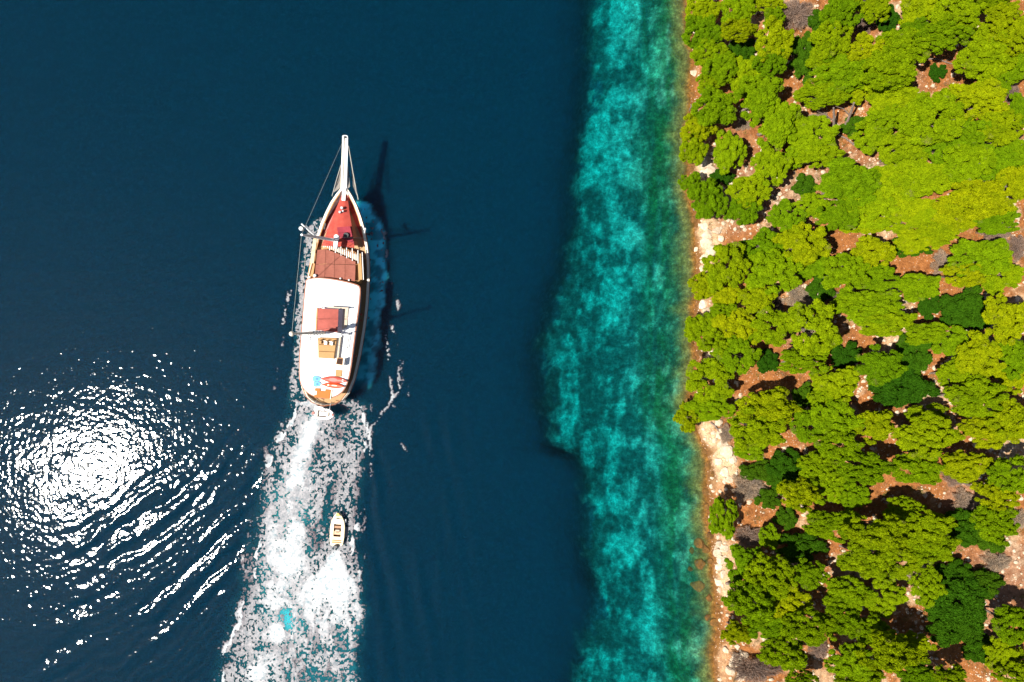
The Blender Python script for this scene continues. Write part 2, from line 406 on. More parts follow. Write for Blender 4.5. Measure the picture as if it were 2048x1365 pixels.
def wake_fields(px, py):
    """returns foam density (painted wave glints included) and aeration at photo positions on the sea"""
    x = (px-1024)*K0; y = (682.5-py)*K0
    j = (fbm(x, y, 1.6, 301, 5, .6)-.5); jb = (fbm(x, y, 5, 311, 3)-.5)
    le = np.interp(py, [795, 830, 900, 1000, 1150, 1250, 1365], [598, 582, 548, 524, 500, 478, 438])+j*46
    re = np.interp(py, [790, 815, 870, 940, 1000, 1090, 1130, 1230, 1300, 1365], [712, 728, 738, 722, 712, 703, 712, 726, 716, 712])+j*30
    inside = sstep(-34, 22, px-le)*sstep(-22, 16, re-px)*sstep(796, 806, py+j*20)
    a = .61*inside
    # dark hole behind the gulet's starboard quarter and streaks of open water in the wake
    hole = np.exp(-(((px-678)/20)**2+((py-822)/11)**2))
    mid = np.interp(py, [820, 900, 1000, 1100, 1200, 1365], [672, 655, 640, 632, 625, 610])
    gap = np.exp(-((px-mid)/26)**2)*sstep(.44, .60, fbm(x*1.2, y*.6, 1.7, 321, 4))*sstep(1160, 1040, py)*sstep(830, 880, py)
    a = a-.75*hole-.5*gap
    # propeller race
    cx = np.interp(py, [820, 870, 930, 1000, 1100, 1200, 1290, 1365], [630, 616, 600, 582, 574, 562, 556, 520])+jb*46
    wd = np.interp(py, [820, 930, 1010, 1200, 1365], [11, 22, 34, 42, 40])
    race = np.exp(-((px-cx)/wd)**2)*sstep(818, 832, py)*sstep(1420, 1250, py)
    thick = sstep(.38, .6, fbm(x, y, 2.2, 331, 5, .6))
    a = a+race*(.36*thick+.06)*np.interp(py, [820, 1000, 1150, 1300], [1.2, 1.0, .85, .7])
    teal = race*(1-thick*.6)*1.1
    # plume of the small boat
    pl = np.interp(py, [1098, 1110, 1160, 1200, 1240, 1300, 1365], [665, 662, 620, 590, 570, 560, 552])+j*34
    pr = np.interp(py, [1098, 1110, 1160, 1200, 1240, 1300, 1365], [680, 684, 708, 722, 726, 716, 712])+j*22
    inp = sstep(-5, 9, px-pl)*sstep(-5, 9, pr-px)*sstep(1098, 1106, py)
    core = np.exp(-((px-np.interp(py, [1100, 1200, 1365], [673, 655, 650]))/np.interp(py, [1100, 1160, 1230, 1365], [9, 26, 52, 60]))**2)
    a = a-inp*.12*sstep(1150, 1230, py)*sstep(.46, .62, fbm(x*1.6, y*.7, 1.4, 335, 4, .6))*2
    a = a+inp*(.26*np.interp(py, [1100, 1180, 1240, 1300, 1365], [1, 1, .45, .1, 0])+.25*core*np.interp(py, [1100, 1200, 1300], [1, .8, .15]))
    blob = np.exp(-(((px-554)/13)**2+((py-1266)/20)**2))+np.exp(-(((px-512)/16)**2+((py-1346)/14)**2)); a = a+blob*.5
    a = a-.35*np.exp(-(((px-548)/30)**2+((py-1292)/14)**2))-.30*np.exp(-(((px-572)/13)**2+((py-1228)/26)**2))
    # bow wave: frothy strip on the sunlit port side, bluish churn to starboard
    pe = np.interp(py, [425, 440, 475, 540, 650, 740, 800], [644, 628, 608, 601, 590, 580, 575])+j*20
    ps = np.interp(py, [425, 800], [652, 612])
    strip_ = sstep(-4, 5, px-pe)*sstep(428, 446, py)*sstep(820, 790, py)*(px < 662)
    a = a+.58*strip_
    qe = np.interp(py, [400, 412, 450, 500, 560, 650, 750, 790], [722, 742, 766, 774, 772, 763, 748, 736])+j*22
    stb = sstep(-4, 6, qe-px)*sstep(400, 412, py+j*12)*sstep(800, 760, py)*(px > 690)
    a = a+stb*.30*sstep(.42, .6, fbm(x, y, .55, 341, 3))*np.interp(py, [400, 560, 790], [1, .8, .45])
    teal = teal+stb*.85*np.interp(py, [400, 600, 800], [1, .75, .5])
    # ripple caps outside the main wake; starboard wave glints painted in as white flecks
    cap = sstep(.57, .66, fbm(x*.95-y*.2, y*.55+x*.1, .95, 351, 3))
    nearl = np.exp(-np.maximum(le-px, 0)/14)*(px < le+6)*sstep(790, 830, py)
    a = a+.62*cap*nearl
    r2 = np.interp(py, [440, 560, 640, 740, 850, 1000, 1080], [768, 784, 800, 812, 826, 760, 745])
    b1 = np.exp(-((px-np.interp(py, [460, 540, 620, 700, 780, 860, 940], [768, 776, 797, 790, 800, 738, 742]))/6.0)**2)*sstep(450, 470, py)*sstep(1000, 900, py)  # beaded line of sun glints on wave facets, drawn as foam
    a = a+.62*b1*sstep(.52, .66, fbm(x*1.3, y*.5, 1.5, 361, 4))
    for py_, px_, wd_ in (([640, 700, 770, 815], [778, 800, 812, 816], 5.0), ([670, 760, 860, 905], [772, 781, 790, 812], 4.0), ([545, 590, 630], [776, 790, 801], 5.5), ([560, 640, 700, 780], [585, 566, 560, 552], 6.0)):  # starboard lines are sun glints off the waves, put in as white flecks
        bb = np.exp(-((px-np.interp(py, py_, px_))/wd_)**2)*(py > py_[0])*(py < py_[-1])
        a = a+.66*bb*sstep(.50, .62, fbm(x*1.2, y*.6, .9, 363, 3))
    near = np.exp(-np.maximum(px-re, 0)/20)*(px > re-6)*sstep(790, 830, py)*sstep(1230, 1090, py)
    a = a+.60*sstep(.62, .71, fbm(x*1.2, y*.6, 1.0, 371, 3))*near
    aer = np.clip(inside*.06+(teal-stb*.85)*.40*(1-stb)+stb*(.45+.75*sstep(.40, .60, fbm(x, y, 1.1, 345, 4, .6)))*np.interp(py, [400, 600, 760, 800], [1, .8, .55, 0])+.10*np.exp(-(((px-560)/34)**2+((py-1235)/30)**2))*sstep(.4, .6, fbm(x, y, 1.5, 347, 4))+inp*.1+strip_*.05, 0, 1)
    return np.clip(a, 0, 1.2), aer

xs = np.concatenate([np.linspace(-300, -70, 12)[:-1], np.arange(-70, 29, .24), np.linspace(29, 120, 10)])
yy = np.concatenate([np.linspace(-250, -48, 12)[:-1], np.arange(-48, 48.01, .24), np.linspace(48, 250, 12)[1:]])
Xg, Yg = np.meshgrid(xs, yy, indexing='xy'); nx, ny = len(xs), len(yy)
X = Xg.ravel(); Y = Yg.ravel(); Zw = sea_h(X, Y)
calm = sstep(20, 6, edge_x(Y)*0+X-8); Zw = Zw*np.where(X > 5, .3, 1)
i = np.arange(ny-1)[:, None]*nx+np.arange(nx-1)[None, :]
ftop = np.stack([i, i+1, i+nx+1, i+nx], -1).reshape(-1, 4)
ring = np.concatenate([np.arange(nx), np.arange(2, ny+1)*nx-1, (ny-1)*nx+np.arange(nx-2, -1, -1), np.arange(ny-2, 0, -1)*nx])
nv = nx*ny; vb = np.stack([X[ring], Y[ring], np.full(len(ring), -34.0)], -1)
ra = np.arange(len(ring)); rb = np.roll(ra, -1)
fside = np.stack([ring[rb], ring[ra], nv+ra, nv+rb], -1)
cidx = nv+len(ring)
verts = np.concatenate([np.stack([X, Y, Zw], -1), vb, [[0, 0, -34.0]]])
fbot = [(nv+b_, nv+a_, cidx) for a_, b_ in zip(ra.tolist(), rb.tolist())]
me = bpy.data.meshes.new('sea')
me.from_pydata(verts.tolist(), [], ftop.tolist()+fside.tolist()+fbot)
sm = np.zeros(len(me.polygons), bool); sm[:len(ftop)] = True; me.polygons.foreach_set('use_smooth', sm); me.update()
_, aer = wake_fields(px_of(X), py_of(Y))
add_float(me, 'aeration', np.concatenate([aer, np.zeros(len(ring)+1)]))
add_float(me, 'column', np.concatenate([sstep(3.5, 12, -terrain(X, Y)), np.zeros(len(ring)+1)]))
t = NT('sea_water')
co = t.coord()
mp = t.n('ShaderNodeMapping'); mp.inputs['Rotation'].default_value = (0, 0, math.radians(-20)); mp.inputs['Scale'].default_value = (.75, 1.25, 1); t.l(co, mp.inputs[0])
w1 = t.noise(.35, 2, .5, mp.outputs[0]); w2 = t.noise(1.7, 1.5, .45, co, .3); w3 = t.noise(.09, 2, .5, co)
rough_ = t.ramp(w3, [(.35, (.75, .75, .75)), (.62, (1, 1, 1))])
hgt = t.math('ADD', t.math('MULTIPLY', w1, .055), t.math('MULTIPLY', t.math('MULTIPLY', w2, .038), rough_))
nb = t.n('ShaderNodeBump', Strength=1.0, Distance=1.0); t.l(hgt, nb.inputs['Height'])
ae = t.attr('aeration').outputs['Fac']
fr = t.n('ShaderNodeFresnel', IOR=1.333); t.l(nb.outputs[0], fr.inputs['Normal'])
bodyc = t.mix(ae, (.0, .0165, .034), (.06, .60, .74))
dif = t.n('ShaderNodeSubsurfaceScattering', Scale=1.0, _falloff='BURLEY'); t.l(bodyc, dif.inputs[0]); dif.inputs['Radius'].default_value = (.6, 1.6, 2.2)
tr = t.n('ShaderNodeBsdfTransparent')
m1 = t.n('ShaderNodeMixShader'); t.l(t.math('ADD', t.math('ADD', .06, t.math('MULTIPLY', t.attr('column').outputs['Fac'], .72)), t.math('MULTIPLY', ae, .15)), m1.inputs[0]); t.l(tr.outputs[0], m1.inputs[1]); t.l(dif.outputs[0], m1.inputs[2])
gl = t.n('ShaderNodeBsdfAnisotropic' if False else 'ShaderNodeBsdfGlossy', Roughness=.109, _distribution='BECKMANN'); t.l(nb.outputs[0], gl.inputs['Normal'])
m2 = t.n('ShaderNodeMixShader'); t.l(fr.outputs[0], m2.inputs[0]); t.l(m1.outputs[0], m2.inputs[1]); t.l(gl.outputs[0], m2.inputs[2])
t.l(m2.outputs[0], t.out.inputs['Surface'])
va = t.n('ShaderNodeVolumeAbsorption', Density=.92); va.inputs['Color'].default_value = (1-.90/.92, 1-.090/.92, 1-.078/.92, 1)
t.l(va.outputs[0], t.out.inputs['Volume'])
tag(link_mesh('sea', me, t.m), kind='structure')

# foam: flecks of froth and painted wave glints on the water, one face per fleck
g = .08
gx = np.arange((400-1024)*K0, (850-1024)*K0, g); gy = np.arange((682.5-1480)*K0, (682.5-395)*K0, g)
GX, GY = np.meshgrid(gx, gy, indexing='xy')
GX = GX+(rng.random(GX.shape)-.5)*g*.55; GY = GY+(rng.random(GX.shape)-.5)*g*.55
den, _ = wake_fields(px_of(GX), py_of(GY))
lace = .55*fbm(GX, GY, .26, 401, 2, .6)+.2*(1-np.abs(2*fbm(GX*1.3, GY*.8, .55, 411, 3)-1))+.25*fbm(GX*1.5, GY*.5, 1.2, 421, 3)
keep = den > .20+.78*(1-sstep(.28, .74, lace))
thickf = np.clip(den-.35, 0, 1)
kq = keep[:-1, :-1]
idx = np.arange(GX.size).reshape(GX.shape)
fq = np.stack([idx[:-1, :-1], idx[:-1, 1:], idx[1:, 1:], idx[1:, :-1]], -1)[kq]
used, inv = np.unique(fq.ravel(), return_inverse=True)
vx = GX.ravel()[used]; vy = GY.ravel()[used]
vz = sea_h(vx, vy)+.015+.09*thickf.ravel()[used]*fbm(vx, vy, .5, 431, 2)
me = np_mesh('wake_foam_and_glints', np.stack([vx, vy, vz], -1), inv.reshape(-1, 4), True)
add_float(me, 'thick', np.clip(thickf.ravel()[used]*1.6, 0, 1))
t = NT('foam_and_glints'); th = t.attr('thick').outputs['Fac']
mpf = t.n('ShaderNodeMapping'); mpf.inputs['Scale'].default_value = (1.35, .7, 1); t.l(t.coord(), mpf.inputs[0])
base = t.ramp(t.noise(3.6, 7, .78, mpf.outputs[0]), [(.36, (.014, .030, .042)), (.46, (.066, .058, .068)), (.57, (.160, .134, .148)), (.70, (.38, .335, .35))])
c1 = t.mix(th, base, t.ramp(t.noise(1.7, 7, .78), [(.32, (.12, .24, .28)), (.44, (.34, .37, .39)), (.56, (.52, .52, .53)), (.72, (.72, .72, .72))]))
t.principled(c1, .9, t.bump(t.noise(6, 4, .7), .7, .1)).inputs['Specular IOR Level'].default_value = .2
tag(link_mesh('wake_foam_and_glints', me, t.m), 'white and grey froth with painted wave glints trailing behind the two moving boats', 'foam', kind='stuff')

# ------------------------------------------------------------------ the gulet
HEAD = -math.atan2(2.94, 25.84)
B0 = Vector((-21.24, 5.16, 0)); RB = Matrix.Rotation(-HEAD, 3, 'Z')
gulet = tag(empty('sailing_yacht', B0, HEAD), 'large two-masted wooden yacht with white roof and bowsprit under way', 'yacht')
def L(px, py, z): return RB @ (P(px, py, z)-B0)
def L2(px, py, z): p = L(px, py, z); return (p.x, p.y)
STN = np.array([(-13.0, .25), (-12.75, 1.35), (-12.2, 2.2), (-11.2, 2.85), (-9.5, 3.3), (-6.3, 3.62), (-3.0, 3.76), (0, 3.78), (2.5, 3.68), (5, 3.42), (7.0, 3.02), (8.6, 2.58), (9.9, 2.10), (11.2, 1.5), (12.2, .88), (12.8, .42), (13.1, .10)])
def half(y): return float(np.interp(y, STN[:, 0], STN[:, 1]))
def gun(y): return float(np.interp(y, [-13, -8, -2, 4, 9, 13.1], [3.1, 2.55, 2.35, 2.75, 3.7, 4.8]))
def deckz(y): return gun(y)-float(np.interp(y, [-13, 4, 7, 9, 11, 13], [.55, .6, .55, .68, .95, 1.1]))
yst = sorted(set(np.round(np.concatenate([STN[:, 0], np.arange(-12.5, 13, .8)]), 3)))
# hull shell
prof = [(0, -1.3, .0), (.55, -1.0, .0), (.86, 0.0, 0), (.93, .35, .0), (.97, .72, 0), (1.0, 1.0, 0)]
m = MB(); rows = []
for y in yst:
    b = half(y); gz = gun(y); fl = np.interp(y, [-13, 8, 13.1], [1, 1, .72]); r = []
    sh_ = np.interp(y, [-13, -9, 7, 13.1], [-.9, 0, 0, 2.6])      # stem and stern rake under water
    for k, (bb, zz, _) in enumerate(prof):
        z = zz if zz <= 0 else zz*gz
        q = bb if zz >= 1 else bb*fl
        yy_ = y-(sh_*(1-max(z, 0)/gz) if y > 7 else 0)-(sh_*(1-max(z, 0)/gz) if y < -9 else 0)
        r.append((b*q, yy_, z))
    rows.append([(-p[0], p[1], p[2]) for p in r[::-1]]+r[1:])
n = len(rows[0])
m.add([p for r in rows for p in r], [(i*n+j, i*n+j+1, (i+1)*n+j+1, (i+1)*n+j) for i in range(len(rows)-1) for j in range(n-1)])
m.add(rows[0], [tuple(range(n))[::-1]]); m.add(rows[-1], [tuple(range(n))])
hull = m.build('hull', M_hull, gulet, True)
# deck with sheer
m = MB(); m.sheet([[(half(y)*s_*.97-.02*s_, y, deckz(y)+.06*(1-s_*s_)) for s_ in (-1, -.6, -.2, .2, .6, 1)] for y in yst[1:-1]], .05)
deck = m.build('deck', M_teak, gulet, True)
# inner bulwark, cap rail, rubbing strake: swept along each side
def sweep(name, prof_fn, mat, ya=-13.0, yb=13.1, sides=(-1, 1), parent=gulet):
    for s_ in sides:
        m = MB(); yv = [y for y in yst if ya <= y <= yb]; rows = []
        for y in yv: rows.append([(s_*p[0], y, p[1]) for p in prof_fn(y)])
        k = len(rows[0]); fs = []
        for i in range(len(rows)-1):
            for j in range(k):
                j2 = (j+1) % k; fs.append((i*k+j, i*k+j2, (i+1)*k+j2, (i+1)*k+j))
        m.add([p for r in rows for p in r], fs+[tuple(range(k)), tuple(range((len(rows)-1)*k, len(rows)*k))])
        m.build(name, mat, parent, True)
def wwid(y): return float(np.interp(y, [5.5, 7, 9, 11, 12.6], [.15, .3, .8, 1.0, .9]))
sweep('bulwark', lambda y: [(max(half(y)-.07, .02), deckz(y)-.1), (max(half(y)-.16, .01), deckz(y)-.1), (max(half(y)-.16, .01), gun(y)-.02), (max(half(y)-.07, .02), gun(y)-.02)], M_red, 3.5, 13.0)
sweep('bulwark', lambda y: [(max(half(y)-.07, .02), deckz(y)-.1), (max(half(y)-.15, .01), deckz(y)-.1), (max(half(y)-.15, .01), gun(y)-.02), (max(half(y)-.07, .02), gun(y)-.02)], M_cap, -13.0, 3.5)
sweep('cap_rail', lambda y: [(half(y)+.05, gun(y)), (max(half(y)-.24, 0), gun(y)), (max(half(y)-.24, 0), gun(y)+.09), (half(y)+.05, gun(y)+.09)], M_cap)
sweep('rubbing_strake', lambda y: [(half(y)*.985, gun(y)*.80), (half(y)*.985+.09, gun(y)*.82), (half(y)*.985+.09, gun(y)*.88), (half(y)*.985, gun(y)*.90)], M_brownrim)
M_redpaint = paint('red_waterway', (.40, .026, .010), .4, .2, 2)
sweep('waterway', lambda y: [(max(half(y)-.17, .02), deckz(y)-.02), (max(half(y)-.17-wwid(y), .01), deckz(y)-.02), (max(half(y)-.17-wwid(y), .01), deckz(y)+.10), (max(half(y)-.17, .02), deckz(y)+.10)], M_redpaint, 5.5, 12.6)
# wooden inner capping line seen along the bow
sweep('inner_capping', lambda y: [(max(half(y)-.245, 0), gun(y)-.03), (max(half(y)-.36, 0), gun(y)-.05), (max(half(y)-.36, 0), gun(y)+.03), (max(half(y)-.245, 0), gun(y)+.05)], M_orange_wood, 4, 12.6)

# main deckhouse: walls, windows, overhanging white roof with varnished rim
RP = [(610, 566), (612, 557), (635, 554.5), (660, 556.5), (690, 562), (712, 568), (720, 572), (722, 580), (720, 605), (717, 630), (713, 655), (710, 680), (706, 710), (703, 735), (698, 760), (691, 778),
      (680, 790), (664, 797), (645, 798.5), (626, 794), (610, 784), (601, 771), (597.5, 755), (597.5, 725), (599.5, 690), (603, 650), (606, 610)]
ROOF = 5.0
ro = smooth_poly([L2(a, b, ROOF) for a, b in RP], 2)
ar = sum(ro[i][0]*ro[(i+1) % len(ro)][1]-ro[(i+1) % len(ro)][0]*ro[i][1] for i in range(len(ro)))
if ar < 0: ro = ro[::-1]
MB().prism(offset(ro, .14), ROOF-.10, ROOF, bev=.04).build('roof', M_white, gulet)
MB().prism(ro, ROOF-.24, ROOF-.045, bev=.03).build('roof_rim', M_brownrim, gulet)
wl = offset(ro, .55)
cab = MB().prism(wl, 1.5, ROOF-.24).build('deckhouse_wall', M_white, gulet)
for sgn in (-1, 1):                                   # windows down both sides of the deckhouse
    for k in range(8):
        y = -8.6+k*1.35
        xx = max((p for p in wl if p[0]*sgn > 0), key=lambda p: -abs(p[1]-y))[0]
        MB().box((xx, y, 3.35), (.12, 1.06, .95)).build('window', M_glass, cab)
for (a, b, r) in ((722.5, 629, .16), (722, 641, .12), (711, 712, .16)):
    p = L(a, b, 3.2); MB().ball(p, r, 1.6).build('fender', M_red, gulet, True)
for (a, b) in ((690, 803), (655, 809), (624, 800)):
    p = L(a, b, 3.2); MB().tube(p, p+Vector((0, 0, .5)), .03).build('stanchion', M_steel, gulet)
# stern rail of varnished wood, just above the cap
st = [(half(y)*s_*.93, y, gun(y)+.42) for s_, rng_ in ((-1, [y for y in yst if y < -9][::-1]), (1, [y for y in yst if y < -9])) for y in rng_]
MB().path(st, [.055]*len(st), 6).build('stern_rail', M_brownrim, gulet, True)

# forward cabin with its planked top, side benches and a laced red awning
CT = 3.85
cp = [L2(a, b, CT) for a, b in ((631, 497), (655, 492), (690, 497), (716, 505), (724, 520), (724, 568), (690, 563), (650, 558), (621, 557), (623, 530))]
cp = smooth_poly(cp, 1)
fc_ = MB().prism(cp, 2.0, CT, bev=.05).build('forward_cabin', M_orange_wood, gulet)
AW = 4.35
def quad_panel(name, c4, z, mat, th=.03, sag=.06, nu=8, nv=8, par=gulet):
    c4 = [L(a, b, z) for a, b in c4]; rows = []
    for i in range(nv+1):
        v = i/nv; r = []
        for j in range(nu+1):
            u = j/nu; p = (c4[0]*(1-u)+c4[1]*u)*(1-v)+(c4[3]*(1-u)+c4[2]*u)*v
            r.append((p.x, p.y, p.z-sag*math.sin(math.pi*u)*math.sin(math.pi*v)+.012*math.sin(9*u+5*v)))
        rows.append(r)
    return MB().sheet(rows[::-1], th).build(name, mat, par, True)
M_slat = wood('slatted_cloth', (.27, .082, .052), .16, 1, .85)
for c4 in (((634, 500), (651, 499), (650, 528), (632, 529)), ((651.6, 499), (669, 505), (668.6, 528.5), (650.6, 528)), ((669.6, 505.4), (690, 514), (690, 529), (669.2, 528.5)), ((690.6, 514.3), (711, 524), (711, 530), (690.6, 529)),
           ((631.5, 529.8), (650, 528.8), (649, 556), (629, 556)), ((650.6, 528.8), (668.6, 529.3), (668, 557.5), (649.6, 556)), ((669.2, 529.3), (690, 529.8), (689.5, 560), (668.6, 557.5)), ((690.6, 529.8), (711, 530.8), (710, 563), (690.1, 560))):
    quad_panel('awning_panel', c4, AW, M_slat)
# white battens along the slanting front edge of the awning
for k in range(19):
    u = k/18; a = 648+u*68; b = 490+u*29; ln_ = (8+4*u) if k % 3 else (16+8*u)
    p0 = L(a, b-ln_*.75, AW+.10); p1 = L(a+.3, b+ln_*.35, AW+.06)
    MB().tube(p0, p1, .055, n=6).build('batten', M_white, gulet)
def bar(name, a, b, wd, ht, mat, par=gulet):
    d = b-a; c_ = (a+b)/2; 
    return MB().box((c_.x, c_.y, c_.z), (wd, Vector((d.x, d.y)).length, ht), math.atan2(d.y, d.x)-math.pi/2).build(name, mat, par)
bar('bench', L(626, 525, 4.2), L(621.5, 553, 4.2), .62, .35, M_orange_wood)
bar('bench', L(719, 508, 4.15), L(721.5, 560, 4.15), .42, .3, M_tan)
bar('hand_rail', L(724.5, 505, 4.5), L(727, 560, 4.5), .07, .07, M_white)
bar('hand_rail', L(629.5, 500, 4.55), L(616.5, 553, 4.55), .07, .07, M_cap)
for (a, b) in ((630, 552), (681, 557.5), (698, 560.5)):
    p = L(a, b, 4.5); MB().ball(p, .22 if a == 630 else .12, .8).build('lamp', M_white, gulet, True)
bar('deck_locker', L(629, 500, 4.05), L(628, 506, 4.05), .5, .3, M_orange_wood)

# red mesh awning stretched over the foredeck
AZ = [(684, 390, 4.6), (695, 391, 4.6), (669, 425, 4.7), (699, 425, 4.7), (655, 460, 4.8), (705, 462, 4.8), (643, 492, 4.9), (709, 496, 4.9)]
rows = []
for k in range(4):
    a, b = AZ[2*k], AZ[2*k+1]; pa = L(*a); pb = L(*b)
    rows.append([tuple(pa*(1-u)+pb*u+Vector((0, 0, .22*math.sin(math.pi*u)))) for u in np.linspace(0, 1, 9)])
MB().sheet(rows[::-1], .012).build('foredeck_awning', M_mesh, gulet, True)
M_dred = paint('dark_red_canvas', (.26, .02, .035), .85, .2)
quad_panel('hatch_cover', ((674, 455), (700, 453), (708, 488), (677, 474)), 5.5, M_dred, .03, .1)
p = L(692.5, 471, 5.62); MB().tube(p, p+Vector((0, 0, .12)), .36, .3, 14).build('vent_shade_disc', M_dark, gulet)  # solid disc; the dark of the hole is put into its colour
# windlass, anchor chain locker, cleats on the foredeck
dz = deckz(10.2)
for (a, b, r, h) in ((692, 423, .2, 2.15), (688, 431, .17, 2.1), (694, 429, .13, 2.1)):
    p = L(a, b, dz); MB().tube(p, p+Vector((0, 0, h)), r, r*.8, 12).build('windlass_drum', M_steel, gulet, True)
p = L(694, 408, deckz(11)); bar('anchor_roller', L(694, 402, 4.5), L(695, 418, 4.2), .5, .35, M_dark)
bar('anchor', L(691, 425, dz+.45), L(699, 431, dz+.45), .16, .12, M_dark)
for (a, b) in ((650, 449.5), (648.5, 456), (730, 459), (729, 464), (668, 403), (676, 396)):
    p = L(a, b, 4.1); MB().box((p.x, p.y, p.z-.1), (.16, .34, .18)).build('cleat', M_dark if a < 655 else M_steel, gulet)
# stem head and bowsprit platform with side nets
bar('stem_head', L(687.5, 402, 4.9), L(688.5, 376, 5.0), .42, .22, M_white)
tip = 5.9
def plank(a0, a1, y0, y1, b0, b1, z0, z1, nm, mat, th=.12):
    m = MB(); pts = [L2(a0, y0, z0), L2(a1, y0, z0), L2(b1, y1, z1), L2(b0, y1, z1)]
    return m.prism(pts, [z0-th, z0-th, z1-th, z1-th], [z0, z0, z1, z1]).build(nm, mat, gulet)
plank(680.8, 685.2, 380, 274, 684.6, 688.6, 4.95, tip, 'bowsprit_plank', M_cap)
plank(686.8, 693.2, 380, 274, 690.2, 696, 4.95, tip, 'bowsprit_plank', M_white)
for k in range(7):
    u = (k+.5)/7; yv = 375-u*98; bar('bowsprit_spreader', L(681.5+3*u, yv, 4.8+u*.95), L(693+2*u, yv, 4.8+u*.95), .1, .06, M_brownrim).rotation_euler = (0, 0, 0)
MB().prism([L2(684.6, 276, tip), L2(696, 276, tip), L2(695.4, 272.5, tip), L2(693, 271.3, tip), L2(687.5, 271.3, tip), L2(685, 272.5, tip)], tip-.1, tip+.08).build('bowsprit_end', M_white, gulet)
bar('bowsprit_fitting', L(690, 277, tip+.12), L(690, 272.8, tip+.12), .3, .12, M_dark)
def rope(pts, r=.03, name='rope', mat=None): return MB().path(pts, [r]*len(pts), 5).build(name, mat or M_rope, gulet)
rope([L(697, 292, 5.7), L(706, 345, 5.2), L(716.5, 400, 4.7)], .045)
rope([L(682, 330, 5.4), L(673, 360, 5.1), L(664, 393, 4.8)], .035)
def net(c4, z):
    return quad_panel('bowsprit_net', c4, z, M_net, .01, .25)
net(((698, 296), (700, 306), (714, 392), (706, 373)), 5.0)
net(((695, 335), (697, 335), (700, 374), (694, 379)), 4.9)
net(((680.5, 335), (682, 330), (680, 377), (667, 386)), 4.9)

# foremast: raked pole with radar dome, spreaders and a furled staysail
def wl_(x, y, z): return RB @ (Vector((x, y, z))-B0)
f0 = wl_(-20.45, 12.05, 2.6); f1 = wl_(-20.9, 10.55, 17.5)
def on(a, b, z): u = (z-a.z)/(b.z-a.z); return a+(b-a)*u
fm = MB().path([f0, on(f0, f1, 8), on(f0, f1, 13), f1], [.21, .19, .16, .11], 10).build('foremast', M_white, gulet, True)
p = on(f0, f1, 6.6); MB().tube(p+Vector((.35, .35, 0)), p+Vector((.35, .35, .35)), .33, .27, 16).build('radar_dome', M_white, fm, True)
MB().box((p.x+.2, p.y-.45, p.z-.4), (.45, .9, .3)).build('radar_bracket', M_white, fm)
p = on(f0, f1, 13)
for (a, b, z, r, mt) in ((603, 448, 14.0, .085, M_white), (612, 452, 13.6, .085, M_white), (607, 460, 13.8, .05, M_dark), (618, 463, 13.2, .05, M_dark)):
    q = L(a, b, z); MB().tube(p, q, r*.6, r, 8).build('spreader', mt, fm)
q = L(603.5, 458.5, 13.8); MB().tube(q, q+Vector((0, 0, .35)), .2, .2, 12).build('mast_lamp', M_white, fm)
bar('side_bench', L(631, 477, 4.5), L(624.5, 527, 4.5), .42, .25, M_spar)
# mizzen mast
m0 = wl_(-21.72, 1.0, 4.9); m1 = wl_(-21.58, .71, 18.4)
mm = MB().path([m0, on(m0, m1, 10), on(m0, m1, 14), m1], [.20, .18, .15, .10], 10).build('mizzen_mast', M_cap, gulet, True)
MB().ball(m1, .26, 1.2).build('mast_head', M_cap, mm, True)
for z in (7.4, 8.6, 9.8, 11):
    p = on(m0, m1, z); MB().box((p.x, p.y, p.z), (.34, .5, .5)).build('mast_fitting', M_steel, mm)
p = on(m0, m1, 12.6)
MB().tube(p+Vector((0, -1.0, 0)), p+Vector((0, 1.0, 0)), .04).build('spreader', M_steel, mm)
bm_ = MB().path([on(m0, m1, 6.3), L(671, 671, 6.35), L(684, 672, 6.4)], [.17, .17, .12], 8).build('boom_stub', M_white, gulet, True)
bar('boom', L(681, 672, 5.3), L(675.5, 716, 5.3), .2, .2, M_beige)
for s_ in (-1, 1):
    for dy in (-1.6, 1.4):
        rope([on(m0, m1, 17), Vector((s_*3.1, m0.y+dy, 5.0))], .014)
    for dy in (-1.8, .6):
        rope([on(f0, f1, 16.5), Vector((s_*half(f0.y+dy), f0.y+dy, gun(f0.y+dy)))], .014)
rope([f1, m1], .014); rope([f1, L(690, 274, 6)], .016); rope([L(617, 463, 13.3), L(611, 515, 9), L(605, 572, 5.1)], .024)
# antenna frame beside the mizzen
for k in range(5):
    MB().tube(L(682+4*k, 670-.9*k, 6.1), L(686+4*k, 668.5-.9*k, 6.3), .05).build('antenna', M_steel, gulet)

# sun shade over the helm on the roof: red canvas on posts with beige side panels
H1 = 6.05
quad_panel('helm_awning', ((635.5, 617), (677, 619), (675, 665), (633, 661)), H1, M_redcloth, .04, -.14)
bar('awning_batten', L(635.5, 640, H1+.17), L(677, 641.5, H1+.17), .07, .05, M_redcloth)
bar('awning_border', L(634.5, 617, H1+.03), L(632, 661.5, H1+.03), .16, .05, M_orange_wood)
for (a, b) in ((633.8, 616.5), (630.8, 661.5), (678.5, 618), (676.5, 665)):
    p = L(a, b, H1+.05); MB().tube(p, Vector((p.x, p.y, 5.0)), .05, n=6).build('awning_post', M_dark, gulet)
quad_panel('side_curtain', ((686, 617.5), (697, 617), (694, 655), (684, 659)), 5.12, M_beige, .03, -.03)
p = L(697, 617, 5.2); MB().tube(Vector((p.x, p.y, 5.0)), Vector((p.x, p.y, 5.5)), .06, n=6).build('awning_post', M_dark, gulet)
bar('wind_screen', L(655, 614.5, 5.8), L(697, 617, 5.8), .16, .05, M_beige)
